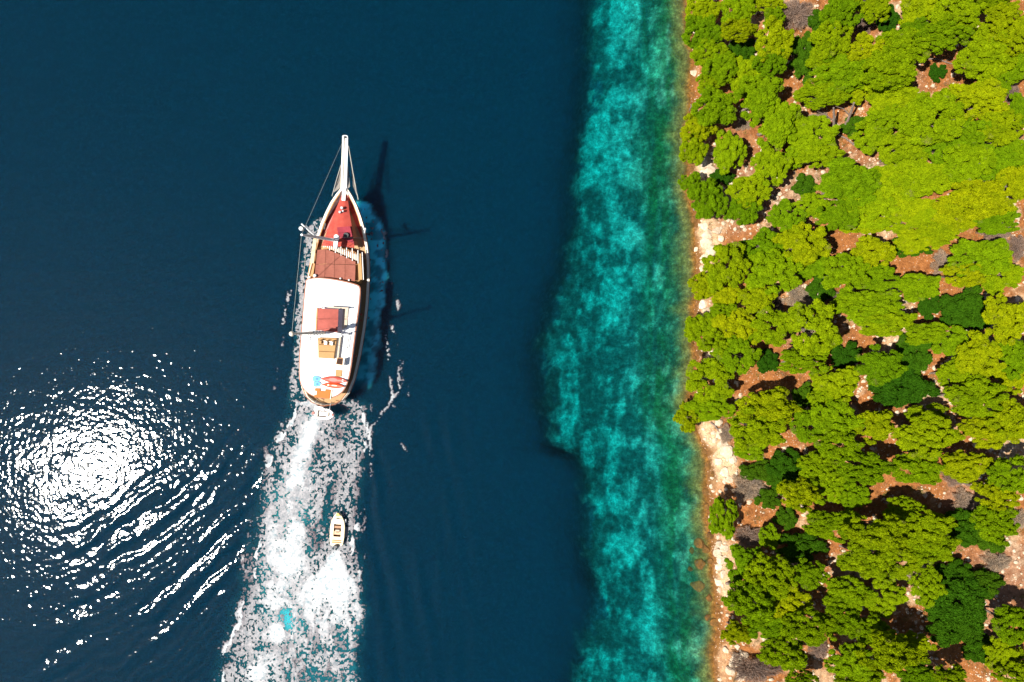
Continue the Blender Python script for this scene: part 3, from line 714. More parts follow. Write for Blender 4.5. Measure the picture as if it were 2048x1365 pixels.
# long deck poles, companion hatch
for (a0, b0, a1, b1, mt) in ((619, 653, 616.5, 684, M_steel), (699, 666, 695, 697, M_dark)):
    MB().tube(L(a0, b0, 5.25), L(a1, b1, 5.25), .045).build('deck_pole', mt, gulet)
hz = [L2(a, b, 5.02) for a, b in ((675, 715.5), (688, 716.5), (686.5, 731), (672.5, 729))]
hi = offset(hz if sum(hz[i][0]*hz[(i+1) % 4][1]-hz[(i+1) % 4][0]*hz[i][1] for i in range(4)) > 0 else hz[::-1], .10)
MB().prism(hz, 5.0, 5.22).build('hatch_frame', M_orange_wood, gulet)
MB().prism(hi, 5.2, 5.235).build('hatch_shade_panel', paint('painted_hatch_shade', (.035, .014, .008), .95), gulet)  # flat panel; the shade inside the hatch is painted as its colour
bar('hatch_lid', L(689.5, 717, 5.45), L(688, 732, 5.45), .12, .7, M_white)

# things lying on the roof (each its own thing)
def mat_thing(name, pts, z0, z1, mat, label, cat, bev=.04, group=None):
    loc = B0; ws = [P(a, b, z1) for a, b in pts]
    cx = sum(p.x for p in ws)/len(ws); cy = sum(p.y for p in ws)/len(ws)
    root = empty(name, (cx, cy, z0)); tag(root, label, cat, group)
    return root, [(p.x-cx, p.y-cy) for p in ws]
root, pl = mat_thing('sun_lounger', ((635, 676), (674, 677), (667.5, 718.5), (636, 716.5)), 5.0, 5.5, M_tan, 'wide tan sunbed mattress behind the mizzen mast on the white roof', 'sunbed')
MB().prism(pl, 0.0, .22).build('base', M_beige, root)
e0 = [Vector(p) for p in pl]
for k in range(3):                                    # three mattress sections, seams between
    a, b = k/3, (k+1)/3-.012
    q = [e0[0].lerp(e0[3], a), e0[1].lerp(e0[2], a), e0[1].lerp(e0[2], b), e0[0].lerp(e0[3], b)]
    MB().prism([(p.x*.99, p.y) for p in q], .224, .46, bev=.05).build('cushion', M_tan, root)
for k, (a, b) in enumerate(((640, 683), (651.5, 684.5), (663, 685.5))):
    p = P(a, b, 5.75); r = empty('folding_chair', (p.x, p.y, 5.46), HEAD)
    tag(r, ['leftmost', 'middle', 'rightmost'][k]+' of three small folding chairs standing on the tan sunbed', 'chair', 'folding chairs on the sunbed')
    MB().box((0, -.12, .28), (.34, .36, .04)).build('seat', M_white if k else M_tan, r)
    MB().box((0, .12, .55), (.34, .05, .5)).build('backrest', M_white if k else M_tan, r)
    for sx in (-1, 1):
        for sy in (-.27, .1): MB().tube((sx*.15, sy, 0), (sx*.15, sy, .28), .02, n=5).build('leg', M_dark, r)
root, pl = mat_thing('deck_mat', ((671.5, 740), (684.5, 741), (683, 754), (670.5, 753)), 5.0, 5.12, M_tan, 'small tan square mat beside the open hatch', 'mat')
MB().prism(pl, .0, .10, bev=.02).build('pad', M_tan, root); MB().prism(offset(pl, -.03), .0, .03).build('edging', M_beige, root)
opx = [(630, 777), (640, 777.3), (640, 782), (650.5, 783), (650.5, 779), (660.5, 780), (661.5, 781.5), (658.5, 798), (628, 794.5), (628.5, 790.5), (632.5, 791), (633.5, 783), (629.5, 782)]
root, pl = mat_thing('floating_mat', opx, 5.0, 5.15, M_orange, 'notched orange swim mat on the white roof near the stern', 'mat')
MB().prism(pl, .0, .14).build('pad', M_orange, root)
bx_ = [P(a, b, 5.1) for a, b in ((662.6, 780), (664.5, 780.5), (661.5, 799), (659.8, 798.6))]
MB().prism([(p.x-root.location.x, p.y-root.location.y) for p in bx_], .0, .12).build('rim', M_cream, root)
def kayak(name, a, b, wd, ht, mat, label, parts, z=5.0, blunt=.6, cat='kayak'):
    A = P(*a, z+ht*.5); Bq = P(*b, z+ht*.5); c_ = (A+Bq)/2; ln_ = (Bq-A).length; an = math.atan2(Bq.y-A.y, Bq.x-A.x)
    root = empty(name, (c_.x, c_.y, z), an); tag(root, label, cat)
    rows = []; N = 18
    for i in range(N+1):
        u = i/N; x = (u-.5)*ln_; wv = wd/2*max(math.sin(math.pi*min(max(u, .012), .988)), 0)**blunt; up = .25*ht*abs(2*u-1)**3
        rows.append([(x, wv*math.cos(t), ht*.42+ht*(.58*math.sin(t) if math.sin(t) > 0 else .42*math.sin(t))+up) for t in np.linspace(0, 2*math.pi, 13)[:-1]])
    m = MB(); k = 12
    m.add([p for r in rows for p in r], [(i*k+j, (i+1)*k+j, (i+1)*k+(j+1) % k, i*k+(j+1) % k) for i in range(N) for j in range(k)]+[tuple(range(k)), tuple(range(N*k, (N+1)*k))[::-1]])
    m.build('hull', mat, root, True)
    for (nm, u0, u1, w_, mt) in parts:
        x0 = (u0-.5)*ln_; x1 = (u1-.5)*ln_; m = MB()
        pts = smooth_poly([(x0, -w_/2), (x1, -w_/2), (x1, w_/2), (x0, w_/2)], 2)
        m.prism(pts, ht*.75, ht*1.03).build(nm, mt, root)
    return root
kayak('kayak', (643.5, 757.5), (694.5, 762.5), .80, .32, M_kred, 'larger coral pink kayak lying across the white roof', [('cockpit', .3, .62, .42, paint('coral_pale', (.50, .12, .10), .5)), ('hatch', .80, .88, .3, M_white), ('deck_bag', .885, .91, .12, M_dark)])
kayak('kayak', (645.5, 769), (689, 773.5), .64, .30, M_kor, 'smaller orange-red kayak with white seat next to the orange mat', [('seat', .23, .31, .2, M_cream), ('cockpit', .42, .68, .13, M_cream), ('bow_patch', .84, .90, .1, M_tan)])
for (a, b, lab) in (((616, 756.5), (643.5, 759), 'white and blue paddle board nearer the bow, by the coral kayak'), ((618, 768), (643.5, 769), 'white and blue paddle board nearer the stern, by the orange mat')):
    r = kayak('paddle_board', a, b, .70, .13, M_white, lab, [], blunt=.45, cat='paddle board')
    ln_ = (P(*b, 5)-P(*a, 5)).length
    MB().prism(smooth_poly([(-.14*ln_, -.33), (.2*ln_, -.32), (.38*ln_, -.22), (.475*ln_, 0), (.38*ln_, .22), (.2*ln_, .32), (-.14*ln_, .33)], 1), .10, .165).build('deck_pad', M_blue, r)
    MB().prism(smooth_poly([(.1*ln_, -.10), (.26*ln_, -.10), (.26*ln_, .10), (.1*ln_, .10)], 1), .15, .18).build('grip', paint('deep_blue_pad', (.02, .16, .55), .6), r)

# ------------------------------------------------------------------ small open boats
def open_boat(name, ln_, wd, ht, label, loc, rz, mh, mi, cockpit, extra=None):
    root = empty(name, loc, rz); tag(root, label, 'boat'); N = 22
    def hw(u): return wd/2*float(np.interp(u, [0, .05, .25, .55, .75, .9, .97, 1], [.80, .86, .97, 1, .86, .50, .22, .03]))
    sec = []
    for i in range(N+1):
        u = i/N; x = hw(u); y = (u-.5)*ln_; rise = ht*.22*max(0, u-.5)**2*4
        sec.append([(x*.62, y-.05*u, -.25+rise*.6), (x*.9, y, .12+rise*.5), (x, y, ht*.8+rise), (x*.97, y, ht+rise)])
    rows = [[(-p[0], p[1], p[2]) for p in r[::-1]]+r for r in sec]; n = 8; m = MB()
    m.add([p for r in rows for p in r], [(i*n+j, i*n+j+1, (i+1)*n+j+1, (i+1)*n+j) for i in range(N) for j in range(n-1)])
    m.add(rows[0], [tuple(range(n))[::-1]]); m.add(rows[-1], [tuple(range(n))])
    m.build('hull', mh, root, True)
    u0, u1, cw = cockpit; m = MB()            # deck with the cockpit well cut out of it
    deck_z = lambda u: ht+ht*.22*max(0, u-.5)**2*4-.02
    us = [i/N for i in range(N+1)]; us = sorted(set([u for u in us if abs(u-u0) > .02 and abs(u-u1) > .02]+[u0, u1]))
    for a, b in zip(us, us[1:]):
        q = lambda u, x: (x, (u-.5)*ln_, deck_z(u))
        if a >= u0-1e-6 and b <= u1+1e-6:
            for s_ in (-1, 1):
                i0, i1 = cw(a), cw(b); o0, o1 = hw(a)*.97, hw(b)*.97
                m.add([q(a, s_*i0), q(a, s_*o0), q(b, s_*o1), q(b, s_*i1)], [(0, 1, 2, 3) if s_ > 0 else (3, 2, 1, 0)])
        else: m.add([q(a, -hw(a)*.97), q(a, hw(a)*.97), q(b, hw(b)*.97), q(b, -hw(b)*.97)], [(0, 1, 2, 3)])
    m.build('deck', mh, root)
    m = MB(); inn = [u for u in us if u0-1e-6 <= u <= u1+1e-6]; fz = ht*.18
    for a, b in zip(inn, inn[1:]):
        for s_ in (-1, 1):
            A = (s_*cw(a), (a-.5)*ln_, deck_z(a)); Bq = (s_*cw(b), (b-.5)*ln_, deck_z(b))
            m.add([A, Bq, (Bq[0], Bq[1], fz), (A[0], A[1], fz)], [(0, 1, 2, 3) if s_ < 0 else (3, 2, 1, 0)])
        m.add([(-cw(a), (a-.5)*ln_, fz), (cw(a), (a-.5)*ln_, fz), (cw(b), (b-.5)*ln_, fz), (-cw(b), (b-.5)*ln_, fz)], [(0, 1, 2, 3)])
    for u, fl in ((u0, 0), (u1, 1)):
        y = (u-.5)*ln_; m.add([(-cw(u), y, deck_z(u)), (cw(u), y, deck_z(u)), (cw(u), y, fz), (-cw(u), y, fz)], [(0, 1, 2, 3)])
    m.build('cockpit', mi, root)
    for s_ in (-1, 1):
        pts = [(s_*hw(u), (u-.5)*ln_, ht*.86+ht*.22*max(0, u-.5)**2*4) for u in np.linspace(.02, .99, 18)]
        MB().path(pts, [.07]*18, 8).build('gunwale', mh, root, True)
    if extra: extra(root, ln_, hw, ht)
    return root
def ex1(r, ln_, hw, ht):
    MB().prism(smooth_poly([(-.34, ln_*.41), (.34, ln_*.41), (.10, ln_*.505), (-.10, ln_*.505)], 1), ht+.1, ht+.27).build('bow_cap', M_yellow, r)
    MB().box((0, ln_*.34, ht+.1), (.30, .12, .12)).build('mooring_cleat', M_dark, r)
    MB().box((.12, ln_*.335, ht+.07), (.7, .06, .05)).build('bow_step', M_tan, r)
    MB().box((0, ln_*.06, ht*.55), (.86, .28, .3)).build('seat', M_brown, r)
    MB().box((0, ln_*.17, ht*.40), (.80, .34, .2)).build('seat', M_beige, r)
    MB().box((0, -ln_*.12, ht*.55), (.84, .42, .3)).build('seat', paint('peach_cushion', (.6, .38, .24), .8), r)
    c_ = MB().box((.05, -ln_*.03, ht*.8), (.5, .2, .55)).build('console', M_beige, r)
    MB().path([(.05+.17*math.cos(t), -ln_*.03-.2, ht*1.05+.15*math.sin(t)) for t in np.linspace(0, 2*math.pi, 14)], [.025]*14, 5).build('steering_wheel', M_dark, c_)
    MB().box((0, -ln_*.34, ht+.04), (1.1, .1, .08)).build('stern_thwart', M_tan, r)
    MB().box((0, -ln_*.40, ht+.03), (1.15, .14, .06)).build('stern_thwart', M_tan, r)
    e = MB().prism(smooth_poly([(-.27, -ln_*.56), (.27, -ln_*.56), (.27, -ln_*.46), (-.27, -ln_*.46)], 1), .25, ht+.42, bev=.1).build('outboard_motor', paint('charcoal_cowl', (.06, .06, .065), .4), r)
    MB().tube((0, -ln_*.54, -.5), (0, -ln_*.54, .3), .07).build('drive_leg', M_dark, e)
    MB().tube((hw(.72)+.12, ln_*.20, ht*.5), (hw(.72)+.12, ln_*.30, ht*.5), .11, .11, 10).build('fender', M_white, r, True)
A = P(676.5, 1026.5, .7); Bq = P(672.5, 1092, .7); c_ = (A+Bq)/2
open_boat('motor_boat', (A-Bq).length, 1.72, .62, 'small cream motorboat with yellow bow following in the foaming wake', (c_.x, c_.y, .02), -math.atan2(A.x-Bq.x, A.y-Bq.y), M_cream, M_brown,
          (.27, .66, lambda u: .46), ex1)
def ex2(r, ln_, hw, ht):
    MB().prism(smooth_poly([(-.24, ln_*.40), (.24, ln_*.40), (.05, ln_*.51), (-.05, ln_*.51)], 1), ht+.06, ht+.2).build('bow_pad', M_red, r)
    MB().box((0, ln_*.16, ht*.7), (hw(.6)*1.5, .2, .1)).build('thwart', M_cap, r)
    MB().box((0, -ln_*.05, ht*.62), (.52, 1.0, .12)).build('seat', M_white, r)
    MB().box((0, -ln_*.36, ht+.03), (1.0, .16, .08)).build('thwart', M_cap, r)
    MB().box((0, ln_*.29, ht*.5), (.5, .3, .2)).build('bow_bag', M_dark, r)
    MB().box((0, -ln_*.55, ht*.5), (.3, .28, .7)).build('outboard_motor', M_red, r)
A = P(668.5, 830, 2.0); Bq = P(629, 826.5, 2.0); c_ = (A+Bq)/2
open_boat('dinghy', (A-Bq).length, 1.25, .5, 'small white dinghy with red ends slung across the yacht stern', (c_.x, c_.y, 1.6), -math.atan2(A.x-Bq.x, A.y-Bq.y), M_white, M_brown, (.2, .80, lambda u: .40*min(1, (1.02-u)*2.6)), ex2)
for (a, b, a2, b2) in ((634, 800, 631, 828), (664, 804, 660, 829)):         # davits that carry it
    p0 = L(a, b, 3.1); p1 = L(a2, b2, 3.3); MB().path([p0, p0+Vector((0, -.2, .6)), (p0+p1)/2+Vector((0, 0, .6)), p1], [.05]*4, 6).build('davit', M_steel, gulet, True)
    rope([p1, p1-Vector((0, 0, 1.0))], .02)
MB().prism([L2(a, b, .5) for a, b in ((629, 812), (648, 815), (647, 824), (627.5, 822))], .38, .5).build('swim_platform', M_white, gulet)

# ------------------------------------------------------------------ rocks
def rock_mesh(seed, name='rock'):
    import bmesh
    bm = bmesh.new(); bmesh.ops.create_icosphere(bm, subdivisions=3, radius=1.0)
    r = np.random.default_rng(seed); cut = [(Vector(r.normal(size=3)).normalized(), r.uniform(.55, .85)) for _ in range(9)]
    for v in bm.verts:
        for nrm, d in cut:
            e_ = v.co.dot(nrm)-d
            if e_ > 0: v.co -= nrm*e_*.92
        v.co *= 1+.10*(random.random()-.5)
        v.co.z *= .62
    me = bpy.data.meshes.new(name); bm.to_mesh(me); bm.free(); return me
def rock_mat(name, cols):
    t = NT(name); oi = t.n('ShaderNodeObjectInfo'); f = t.noise(1.7, 7, .7)
    c = t.ramp(f, [(.25, cols[0]), (.5, cols[1]), (.75, cols[2])])
    c = t.mix(1.0, c, t.ramp(oi.outputs['Random'], [(0, (.72, .70, .68)), (1, (1.12, 1.1, 1.06))]), 'MULTIPLY')
    t.principled(c, .9, t.bump(t.noise(5, 6, .7), .8, .12)).inputs['Specular IOR Level'].default_value = .2; return t.m
M_lime = rock_mat('pale_limestone', ((.34, .24, .16), (.60, .48, .35), (.72, .62, .50)))
M_wet = rock_mat('rusty_wet_rock', ((.04, .025, .012), (.14, .07, .02), (.26, .12, .025)))
RK = [rock_mesh(s) for s in range(5)]
for m_ in RK: m_.materials.append(M_lime)
RW = [m_.copy() for m_ in RK]
for m_ in RW: m_.materials.clear(); m_.materials.append(M_wet)
white_r = [(1387, 147, 9), (1410, 328, 14), (1419, 342, 12), (1407, 349, 9), (1402, 318, 8), (1407, 453, 9), (1415, 468, 13), (1411, 488, 14), (1421, 503, 13), (1408, 516, 10), (1404, 536, 7), (1392, 500, 5), (1433, 462, 10), (1441, 478, 8),
           (1404, 610, 10), (1412, 622, 9), (1398, 634, 6), (1425, 706, 8), (1437, 846, 10), (1441, 868, 13), (1444, 889, 12), (1452, 905, 14), (1436, 924, 9), (1448, 944, 11), (1457, 960, 9), (1466, 918, 9),
           (1423, 1034, 6), (1427, 1048, 6), (1424, 1060, 5), (1440, 1088, 9), (1448, 1097, 10), (1436, 1107, 9), (1444, 1119, 11), (1438, 1135, 9), (1446, 1149, 8), (1436, 1163, 9), (1438, 1180, 6), (1432, 1095, 7),
           (1470, 1322, 14), (1488, 1312, 10), (1462, 1340, 11), (1500, 1336, 9), (1452, 1300, 7), (1482, 1350, 12)]
wet_r = [(1404, 706, 11), (1391, 716, 6), (1418, 930, 9), (1426, 948, 8), (1412, 986, 8), (1416, 1012, 7), (1398, 1088, 12), (1412, 1099, 9), (1424, 1072, 9), (1423, 1124, 8), (1402, 1128, 13), (1397, 1173, 13), (1420, 1195, 8),
         (1418, 1237, 9), (1431, 1247, 10), (1386, 1104, 7), (1384, 1140, 6), (1389, 640, 6), (1386, 560, 7), (1390, 440, 8), (1388, 410, 7), (1381, 340, 8), (1386, 190, 7), (1410, 905, 6), (1437, 1213, 7), (1425, 1160, 6)]
def ordinal(k): return '%d%s' % (k, 'th' if 10 <= k % 100 <= 20 else {1: 'st', 2: 'nd', 3: 'rd'}.get(k % 10, 'th'))
for lst, meshes, nm, lab, grp in ((white_r, RK, 'limestone_boulder', 'pale limestone boulder on the shore', 'limestone boulders along the shore'), (wet_r, RW, 'wet_boulder', 'rusty brown boulder at the waterline', 'wet boulders at the waterline')):
    for k, (a, b, r) in enumerate(sorted(lst, key=lambda q: q[1])):
        p = spot(a, b); o = link_mesh(nm, meshes[k % 5])
        rr = r*K0*.98; o.location = (p.x, p.y, (max(p.z, -.7)-rr*.1 if lst is wet_r else max(p.z, .05)+rr*.12)); o.scale = (rr*random.uniform(.9, 1.25), rr*random.uniform(.85, 1.15), rr*random.uniform(.7, 1.1))
        o.rotation_euler = (random.uniform(-.2, .2), random.uniform(-.2, .2), random.uniform(0, 6.28))
        tag(o, ('big ' if r >= 12 else 'small ' if r < 8 else '')+lab+', '+ordinal(k+1)+' from the top of the photo', 'boulder', grp)
# loose pale stones over the red soil: far too many to count
import bmesh
bm = bmesh.new(); bmesh.ops.create_icosphere(bm, subdivisions=1, radius=1.0)
iv = np.array([v.co[:] for v in bm.verts]); bm.verts.index_update(); itf = np.array([[v.index for v in f.verts] for f in bm.faces]); bm.free()
N = 12000; sy = rng.uniform(-44, 44, N); ss = rng.uniform(.4, 46, N); sx = ss+shore_x(sy)
ok = (fbm(sx, sy, 4.5, 111, 5)*.6+fbm(sx, sy, 1.5, 161, 3)*.4+np.exp(-ss/2.5)*.2) > .47
sx, sy = sx[ok], sy[ok]; N = len(sx); sz = terrain(sx, sy)
rad = .06+.24*rng.random(N)**2.4
V = iv[None]*(rad[:, None, None]*(1+.5*(rng.random((N, 1, 3))-.5)))*(1+.35*(rng.random((N, len(iv), 1))-.5))
V[..., 2] *= .7; V = V+np.stack([sx, sy, sz+rad*.25], -1)[:, None]
Fm = (itf[None]+(np.arange(N)*len(iv))[:, None, None]).reshape(-1, 3)
me = np_mesh('scattered_stones', V.reshape(-1, 3), Fm); tag(link_mesh('scattered_stones', me, M_lime), 'small pale stones strewn over the red soil between the trees', 'stones', kind='stuff')

# ------------------------------------------------------------------ vegetation
def foliage_mat(name, stops, dry, transl=.14):
    t = NT(name); oi = t.n('ShaderNodeObjectInfo'); co = t.coord()
    f = t.noise(2.2, 4, .6, co); f2 = t.noise(14, 3, .6, co)
    c = t.ramp(oi.outputs['Random'], stops)
    c = t.mix(1.0, c, t.ramp(f, [(.3, (.72, .78, .8)), (.7, (1.25, 1.18, 1.0))]), 'MULTIPLY')
    c = t.mix(1.0, c, t.ramp(f2, [(.3, (.72, .75, .8)), (.7, (1.25, 1.2, 1.1))]), 'MULTIPLY')
    fd = t.noise(1.3, 5, .65, co)
    c = t.mix(t.ramp(fd, [(.62, (0, 0, 0)), (.72, (.8, .8, .8))]), c, dry)
    d = t.n('ShaderNodeBsdfDiffuse'); t.l(c, d.inputs[0])
    tl = t.n('ShaderNodeBsdfTranslucent'); t.l(c, tl.inputs[0])
    mx = t.n('ShaderNodeMixShader', Fac=transl); t.l(d.outputs[0], mx.inputs[1]); t.l(tl.outputs[0], mx.inputs[2])
    t.l(mx.outputs[0], t.out.inputs[0]); return t.m
M_pine = foliage_mat('pine_needles', [(0, (.105, .20, .003)), (.35, (.155, .25, .003)), (.7, (.195, .27, .003)), (1, (.245, .285, .003))], (.20, .15, .06))
M_dgreen = foliage_mat('dark_evergreen_leaves', [(0, (.022, .075, .004)), (.5, (.036, .10, .004)), (1, (.055, .12, .005))], (.06, .06, .02), .15)
M_dead = foliage_mat('dead_grey_twigs', [(0, (.20, .135, .115)), (.5, (.27, .185, .15)), (1, (.33, .25, .19))], (.16, .1, .08), .1)
t = NT('pine_bark'); f = t.noise(6, 6, .7); t.principled(t.ramp(f, [(.3, (.09, .06, .045)), (.7, (.27, .205, .165))]), .95, t.bump(f, .8, .1)); M_bark = t.m

def tufts(cen, rad, M, rs, l=.085, wd=.03, k=3, up=-.35):
    """needle tufts on the outside of every clump: k narrow triangles each"""
    n = len(cen); d = rs.normal(size=(n, M, 3)); d[..., 2] = np.where(d[..., 2] < up, -d[..., 2], d[..., 2])
    d /= np.linalg.norm(d, axis=-1, keepdims=True)
    lump = 1+.16*np.sin(d[..., :1]*7+cen[:, None, :1]*9)*np.sin(d[..., 1:2]*8+cen[:, None, 1:2]*7)
    pos = cen[:, None]+d*rad[:, None, None]*np.array([1, 1, .72])*lump*rs.uniform(.82, 1.06, (n, M, 1))
    pos = pos.reshape(-1, 3); d = d.reshape(-1, 3); tri = []
    for _ in range(k):
        a = d*.55+rs.normal(size=d.shape)*.55; a /= np.linalg.norm(a, axis=1, keepdims=True)
        nn = d+rs.normal(size=d.shape)*.32+np.array([0, 0, .12]); s = np.cross(a, nn); s /= np.linalg.norm(s, axis=1, keepdims=True)+1e-9
        L_ = l*rs.uniform(.7, 1.3, (len(d), 1)); W_ = wd*rs.uniform(.7, 1.3, (len(d), 1))
        tri.append(np.stack([pos-s*W_-a*L_*.35, pos+s*W_-a*L_*.35, pos+a*L_*.65], 1))
    return np.concatenate(tri).reshape(-1, 3)
def core(cen, rad):
    V = iv[None]*rad[:, None, None]*np.array([.72, .72, .5])+cen[:, None]
    return V.reshape(-1, 3), (itf[None]+(np.arange(len(cen))*len(iv))[:, None, None]).reshape(-1, 3)
def crown_mesh(seed, name, npuff, M, mat, flat=.55, z0=1.3, pr=(.085, .185), l=.075, wd=.028, lobes=5, k=3):
    rs = np.random.default_rng(seed); ph = rs.uniform(0, 6.28, 4); cen = []; rad = []
    holes = [(q*math.cos(b_), q*math.sin(b_), rs.uniform(.07, .15)) for q, b_ in zip(np.sqrt(rs.random(9))*.85, rs.uniform(0, 6.283, 9))]
    def inhole(x_, y_, g_=0): return any(math.hypot(x_-hx, y_-hy) < hr+g_ for hx, hy, hr in holes)
    tries = 0
    while len(cen) < npuff and tries < 6000:
        tries += 1; sep = .86 if tries < 2500 else .72
        a = rs.uniform(0, 6.283); out = 1+.14*math.sin(lobes*a+ph[0])+.10*math.sin((lobes-2)*a+ph[1])+.06*math.sin(9*a+ph[2])
        r = math.sqrt(rs.random())*.86*out
        z = z0+flat*math.sqrt(max(0, 1-(r/1.08/out)**2))+.10*math.sin(5*r*math.cos(a)+ph[3])*math.sin(4.3*r*math.sin(a)+ph[1])+rs.normal()*.10
        if inhole(r*math.cos(a), r*math.sin(a), .05): continue
        q = np.array((r*math.cos(a), r*math.sin(a), z)); R_ = rs.uniform(*pr)*(1.08-.25*r)
        if any(np.linalg.norm((q-c)*np.array((1, 1, .8))) < sep*(R_+r2) for c, r2 in zip(cen, rad)): continue
        cen.append(q); rad.append(R_)
    nu_ = len(cen)//5                       # a sparser lower tier seen through the gaps
    for k_ in range(nu_):
        a = rs.uniform(0, 6.283); r = math.sqrt(rs.random())*.8
        if inhole(r*math.cos(a), r*math.sin(a), .08): continue
        cen.append(np.array((r*math.cos(a), r*math.sin(a), z0+flat*math.sqrt(1-r*r)-rs.uniform(.16, .3)))); rad.append(rs.uniform(.13, .2))
    cen = np.array(cen); rad = np.array(rad)
    tv = tufts(cen, rad, M, rs, l, wd, k); cv, cf = core(cen, rad)
    V = np.concatenate([tv, cv]); F_ = np.concatenate([np.arange(len(tv)).reshape(-1, 3), cf+len(tv)])
    me = np_mesh(name, V, F_); me.materials.append(mat); return me, cen
def trunk_mesh(seed, cen, name='trunk', z0=1.25):
    rs = random.Random(seed); m = MB()
    bend = Vector((rs.uniform(-.12, .12), rs.uniform(-.12, .12), 0))
    top = Vector((bend.x*.2, bend.y*.2, z0+.2)); base = Vector((-bend.x*2.2, -bend.y*2.2, -.25)); mid = (top+base)/2+bend*.8
    m.path([base, base.lerp(mid, .5)+bend*.1, mid, mid.lerp(top, .55), top], [.085, .07, .06, .05, .032], 8)
    sel = sorted(range(len(cen)), key=lambda i: rs.random())[:9]
    for i in sel:
        c = Vector(cen[i]); st = mid.lerp(top, rs.uniform(.1, .9)); k = st.lerp(c, .55)+Vector((0, 0, -.06))
        m.path([st, k, c-Vector((0, 0, .03))], [.032, .022, .01], 6)
    o = m.build(name, M_bark, None, True); me = o.data; bpy.data.objects.remove(o); return me
PV = []
for s in range(9):
    cm, cen = crown_mesh(500+s, 'crown', [120, 140, 105, 150, 125, 110, 140, 130, 95][s], 125, M_pine, flat=[.8, .7, .95, .65, .8, 1.0, .72, .85, .9][s], lobes=[5, 4, 6, 5, 7, 3, 5, 6, 4][s])
    PV.append((cm, trunk_mesh(700+s, cen)))
DV = []
for s in range(3):
    cm, cen = crown_mesh(800+s, 'foliage', 34, 420, M_dgreen, flat=.55, z0=.25, pr=(.2, .34), l=.085, wd=.04, k=2)
    DV.append((cm, trunk_mesh(820+s, cen, 'stem', .3)))

ZA, ZB, ZC = (1340, 0), (1340, 450), (1340, 905)
ZS = 2.893
def zz(o, lst): return [(o[0]+q[0]/ZS, o[1]+q[1]/ZS, q[2]/ZS, q[3]/ZS) for q in lst]
pines = zz(ZA, [(185, 55, 95, 90), (395, 70, 95, 100), (390, 180, 95, 55), (185, 190, 105, 90), (215, 315, 100, 75), (600, 240, 100, 110), (580, 360, 85, 75), (290, 400, 95, 85), (430, 440, 95, 110), (225, 480, 70, 60), (510, 565, 130, 115),
  (255, 625, 115, 100), (610, 715, 125, 135), (160, 740, 90, 85), (135, 860, 75, 85), (330, 890, 85, 120), (820, 780, 140, 105), (860, 905, 115, 70), (580, 970, 105, 105), (705, 920, 60, 65), (120, 1060, 62, 60), (215, 1155, 95, 115),
  (455, 1115, 110, 90), (420, 1220, 85, 80), (670, 1260, 95, 95), (820, 1190, 90, 65), (985, 80, 95, 100), (935, 235, 105, 95), (1185, 55, 80, 70), (1110, 15, 80, 55), (1470, 80, 130, 110), (1650, 80, 120, 115), (1570, 215, 135, 80), (1420, 190, 90, 70),
  (1930, 110, 100, 80), (1860, 15, 110, 45), (1150, 300, 120, 95), (1360, 270, 130, 95), (1260, 410, 150, 100), (990, 430, 160, 105), (890, 350, 90, 75), (870, 545, 140, 75), (1065, 535, 85, 60), (1290, 560, 150, 105), (1250, 690, 110, 75),
  (1970, 230, 120, 90), (1830, 340, 150, 115), (1975, 390, 100, 90), (1760, 590, 170, 120), (1880, 500, 90, 70), (1520, 690, 165, 140), (1420, 600, 80, 65), (1170, 790, 110, 85), (1330, 870, 125, 85), (1610, 860, 140, 90), (1740, 770, 110, 80),
  (1920, 740, 120, 90), (2020, 640, 60, 85), (1040, 1060, 175, 115), (1250, 1070, 165, 115), (1460, 1030, 165, 115), (1150, 1200, 155, 115), (970, 1250, 110, 80), (1350, 1180, 120, 90), (1700, 960, 135, 115), (1860, 950, 130, 100), (1990, 1060, 95, 100),
  (2010, 880, 80, 85), (1780, 1160, 185, 110), (1660, 1270, 110, 75), (1890, 1270, 120, 80), (1340, 1290, 110, 60), (1490, 1230, 90, 65), (1820, 200, 75, 70), (1120, 1290, 130, 60), (560, 30, 90, 50), (600, 110, 55, 60)])
pines += zz(ZB, [(320, 240, 115, 125), (190, 350, 72, 75), (330, 400, 85, 80), (560, 140, 115, 100), (770, 110, 125, 110), (600, 275, 145, 120), (825, 230, 100, 85), (510, 420, 100, 80), (295, 510, 75, 60), (195, 610, 100, 95), (385, 600, 120, 110),
  (580, 590, 110, 95), (385, 750, 110, 105), (270, 695, 90, 70), (820, 600, 140, 150), (770, 790, 150, 70), (1010, 280, 115, 105), (1150, 170, 110, 90), (1190, 310, 125, 75), (1150, 470, 195, 90), (1240, 560, 150, 80), (1550, 50, 110, 60),
  (1790, 190, 165, 110), (1900, 290, 125, 90), (1690, 290, 110, 70), (1440, 360, 115, 75), (1940, 540, 115, 130), (1480, 630, 115, 62), (1640, 680, 110, 80), (1790, 770, 120, 120), (1640, 860, 90, 80), (1995, 770, 90, 110), (1975, 890, 90, 80),
  (1215, 815, 120, 100), (960, 905, 130, 100), (890, 1010, 90, 70), (1780, 1000, 150, 110), (1960, 1130, 120, 110), (1850, 1190, 160, 95), (1480, 1095, 115, 60), (1480, 1220, 170, 120), (1180, 1160, 110, 90), (960, 1120, 125, 115), (795, 1165, 90, 90),
  (960, 1265, 120, 85), (220, 900, 130, 115), (100, 1115, 58, 82), (230, 1060, 120, 75), (560, 1060, 165, 110), (500, 1175, 150, 115), (460, 1285, 100, 70), (1420, 100, 130, 70)])
